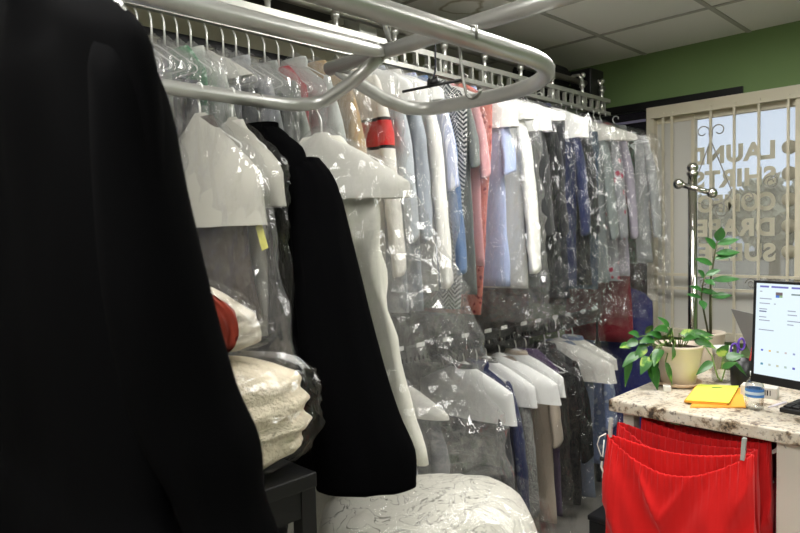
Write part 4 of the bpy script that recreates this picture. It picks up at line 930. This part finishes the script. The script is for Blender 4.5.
bz.add(panel(-.262,.262,zb+.028,zb+.337,-.02,-.004).v, [(0,1,2,3),(7,6,5,4),(0,4,5,1),(1,5,6,2),(2,6,7,3),(3,7,4,0)])
bz.build('bezel', M['black_plastic'], mt, smooth=False)
scr = panel(-.262,.262,zb+.028,zb+.337,-.003,.001).build('screen', pbr('screen_glow', (.02,.02,.02), .3, emit=lin((226,242,250)), estr=.95), mt, smooth=False)
top, lf = zb+.337, .262
def mark(a, h, w, hh, col, nm): panel(lf-a-w, lf-a, top-h-hh, top-h, .0012, .0016).build(nm, pbr('screen_mark', (.02,.02,.02), .4, emit=lin(col), estr=.9), scr, smooth=False)
gy = (150,156,176); bl2 = (110,112,190)
for a, w in ((.012,.03),(.05,.055),(.115,.045),(.17,.03),(.21,.04)): mark(a, .008, w, .006, bl2, 'menu_text')
mark(.065,.028,.022,.010,(110,96,100),'icon'); mark(.065,.038,.012,.008,(70,120,210),'icon'); mark(.077,.038,.01,.007,(140,180,130),'icon')
mark(.115,.03,.09,.005,(120,140,140),'heading')
for a, h, w in ((.012,.026,.008),(.012,.05,.04),(.012,.066,.035),(.06,.066,.006),(.012,.085,.026),(.105,.085,.025),(.18,.085,.01),(.105,.098,.03),(.175,.098,.05),(.012,.112,.024),(.105,.118,.055),(.012,.123,.036),(.105,.130,.02),(.175,.128,.05),(.175,.145,.05),(.012,.155,.05),(.175,.165,.04),(.175,.19,.06)): mark(a, h, w, .003, gy, 'form_text')
mark(.012,.0925,.024,.004,(90,100,140),'form_text')
for k, c_ in enumerate(((70,90,200),(230,190,90),(190,200,190),(200,190,190),(150,160,200))): mark(.022+.026*k, .222, .007, .006, c_, 'icon')
for k, c_ in enumerate(((60,140,170),(190,200,190),(200,200,170),(180,200,190),(90,90,180))): mark(.022+.026*k, .268, .008, .007, c_, 'icon')
MB().obox(mn*-.045+UP*.155, mdir*.03, mn*.024, UP*.15).build('stand_neck', M['black_plastic'], mt, smooth=False)
MB().obox(mn*-.12+UP*.005, mdir*.13, mn*.07, UP*.005).build('stand_foot', M['black_plastic'], mt, smooth=False, bevel=.003)
# small carton with printed bars under the monitor
p = on(751, 398)
bc = thing('small_carton', 'flat pale carton with dark printed bars under the monitor', 'carton', (p.x+.05, p.y-.01, CZ), .12)
MB().box((-.03,-.065,0),(.03,.055,.04)).build('carton', pbr('pale_card', lin((206,202,196)), .7), bc, smooth=False, bevel=.002)
bars = MB()
for k in range(9): bars.box((-.0306, -.045+.008*k, .012), (-.0302, -.045+.008*k+.003+.002*(k%2), .032))
bars.build('printed_bars', M['black_plastic'], bc, smooth=False)
# slanted grey panel (open laptop lid seen from behind) beyond the monitor
lp0 = on(735, 371)
lpz = thing('grey_panel', 'slanted grey panel standing between the tall plant and the monitor', 'panel', (2.93, .80, CZ))
ps = [P(750,352,2.74), P(775,358,2.6), P(770,318,2.6), P(731,309,2.78)]
o0 = V(lpz.location)
MB().add([q-o0 for q in ps]+[q-o0+V((.012,.004,0)) for q in ps], [(0,1,2,3),(7,6,5,4),(0,4,5,1),(1,5,6,2),(2,6,7,3),(3,7,4,0)]).build('panel', pbr('grey_plastic', lin((140,138,136)), .5), lpz, smooth=False)
MB().box((-.06,-.17,0),(.05,.10,.035)).build('base', M['black_plastic'], lpz, smooth=False, bevel=.004)
# keyboard corner and a pen
kc = on(779, 412)
kb = thing('keyboard', 'black keyboard at the right edge of the counter', 'keyboard', (kc.x, kc.y, CZ), -.12)
MB().box((0,-.44,0),(.15,0,.016)).build('case', M['black_plastic'], kb, smooth=False, bevel=.004)
for i in range(5):
    for j in range(6): MB().box((.012+.026*i, -.03-.026*j, .0162),(.012+.026*i+.022, -.03-.026*j+.021, .022)).build('key', pbr('key_black', lin((34,34,36)), .5) if (i, j) == (0,0) else bpy.data.materials['key_black'], kb, smooth=False)
a_, b_ = on(768,408.5), on(786,403.5)
q = MB().tube([V((0,0,0)), (b_-a_)*.4, (b_-a_)], [.0015,.0042,.0042], 8).build('pen', pbr('white_pen', lin((220,214,226)), .4)); q.location = (a_.x, a_.y, CZ+.0045); tag(q, 'pale pen lying between the water bottle and the keyboard', 'pen')

# chrome stand behind the counter
cs = thing('chrome_stand', 'chrome display stand with a crossarm and ball ends before the window', 'stand', (3.30, 1.237, 0))
MB().tube([(0,0,.02),(0,0,1.80)], .0225, 20).build('pole', M['chrome'], cs)
MB().lathe([(.026,1.795),(.028,1.80),(.028,1.812),(.018,1.816),(.025,1.824),(.028,1.834),(.024,1.846),(.012,1.856),(.001,1.857)], (0,0,0), 24, True, False).build('finial', M['chrome'], cs)
A_, B_ = P(678.5,184,3.12)-V((3.30,1.237,0)), P(712,193,3.05)-V((3.30,1.237,0))
A_ = V((-.02,.06,0))*.0+A_; mid = (A_+B_)/2; sh_ = V((-.03,-.008,0))
MB().tube([A_, B_], .013, 14).build('crossarm', M['chrome'], cs)
for q in (A_, B_): MB().ball(q, .025, 18, 12).build('end_ball', M['chrome'], cs)
MB().lathe([(.17,0),(.17,.01),(.04,.022),(.001,.022)], (0,0,0), 32, True, False).build('base', M['chrome'], cs)

# ------------------------------------------------------------------ camera, daylight, output
cam = bpy.data.cameras.new('camera'); co = bpy.data.objects.new('camera', cam); C.objects.link(co)
cam.sensor_width = 36; cam.lens = F/800*36; cam.clip_start = .02
co.matrix_world = Matrix(((_r.x,_u.x,-_f.x,EYE.x),(_r.y,_u.y,-_f.y,EYE.y),(_r.z,_u.z,-_f.z,EYE.z),(0,0,0,1)))
cam.dof.use_dof = True; cam.dof.focus_distance = 2.3; cam.dof.aperture_fstop = 8
sc.camera = co
w = bpy.data.worlds.new('daylight'); w.use_nodes = True; sc.world = w
bg = w.node_tree.nodes['Background']; bg.inputs[0].default_value = rgba(lin((208,220,246))); bg.inputs[1].default_value = 2.0
vs_ = sc.view_settings; vs_.view_transform = 'Standard'; vs_.look = 'None'; vs_.gamma = 1; vs_.exposure = 0.18
vs_.use_curve_mapping = False
sc.cycles.transparent_max_bounces = 40; sc.cycles.max_bounces = 8; sc.cycles.sample_clamp_indirect = 4.0
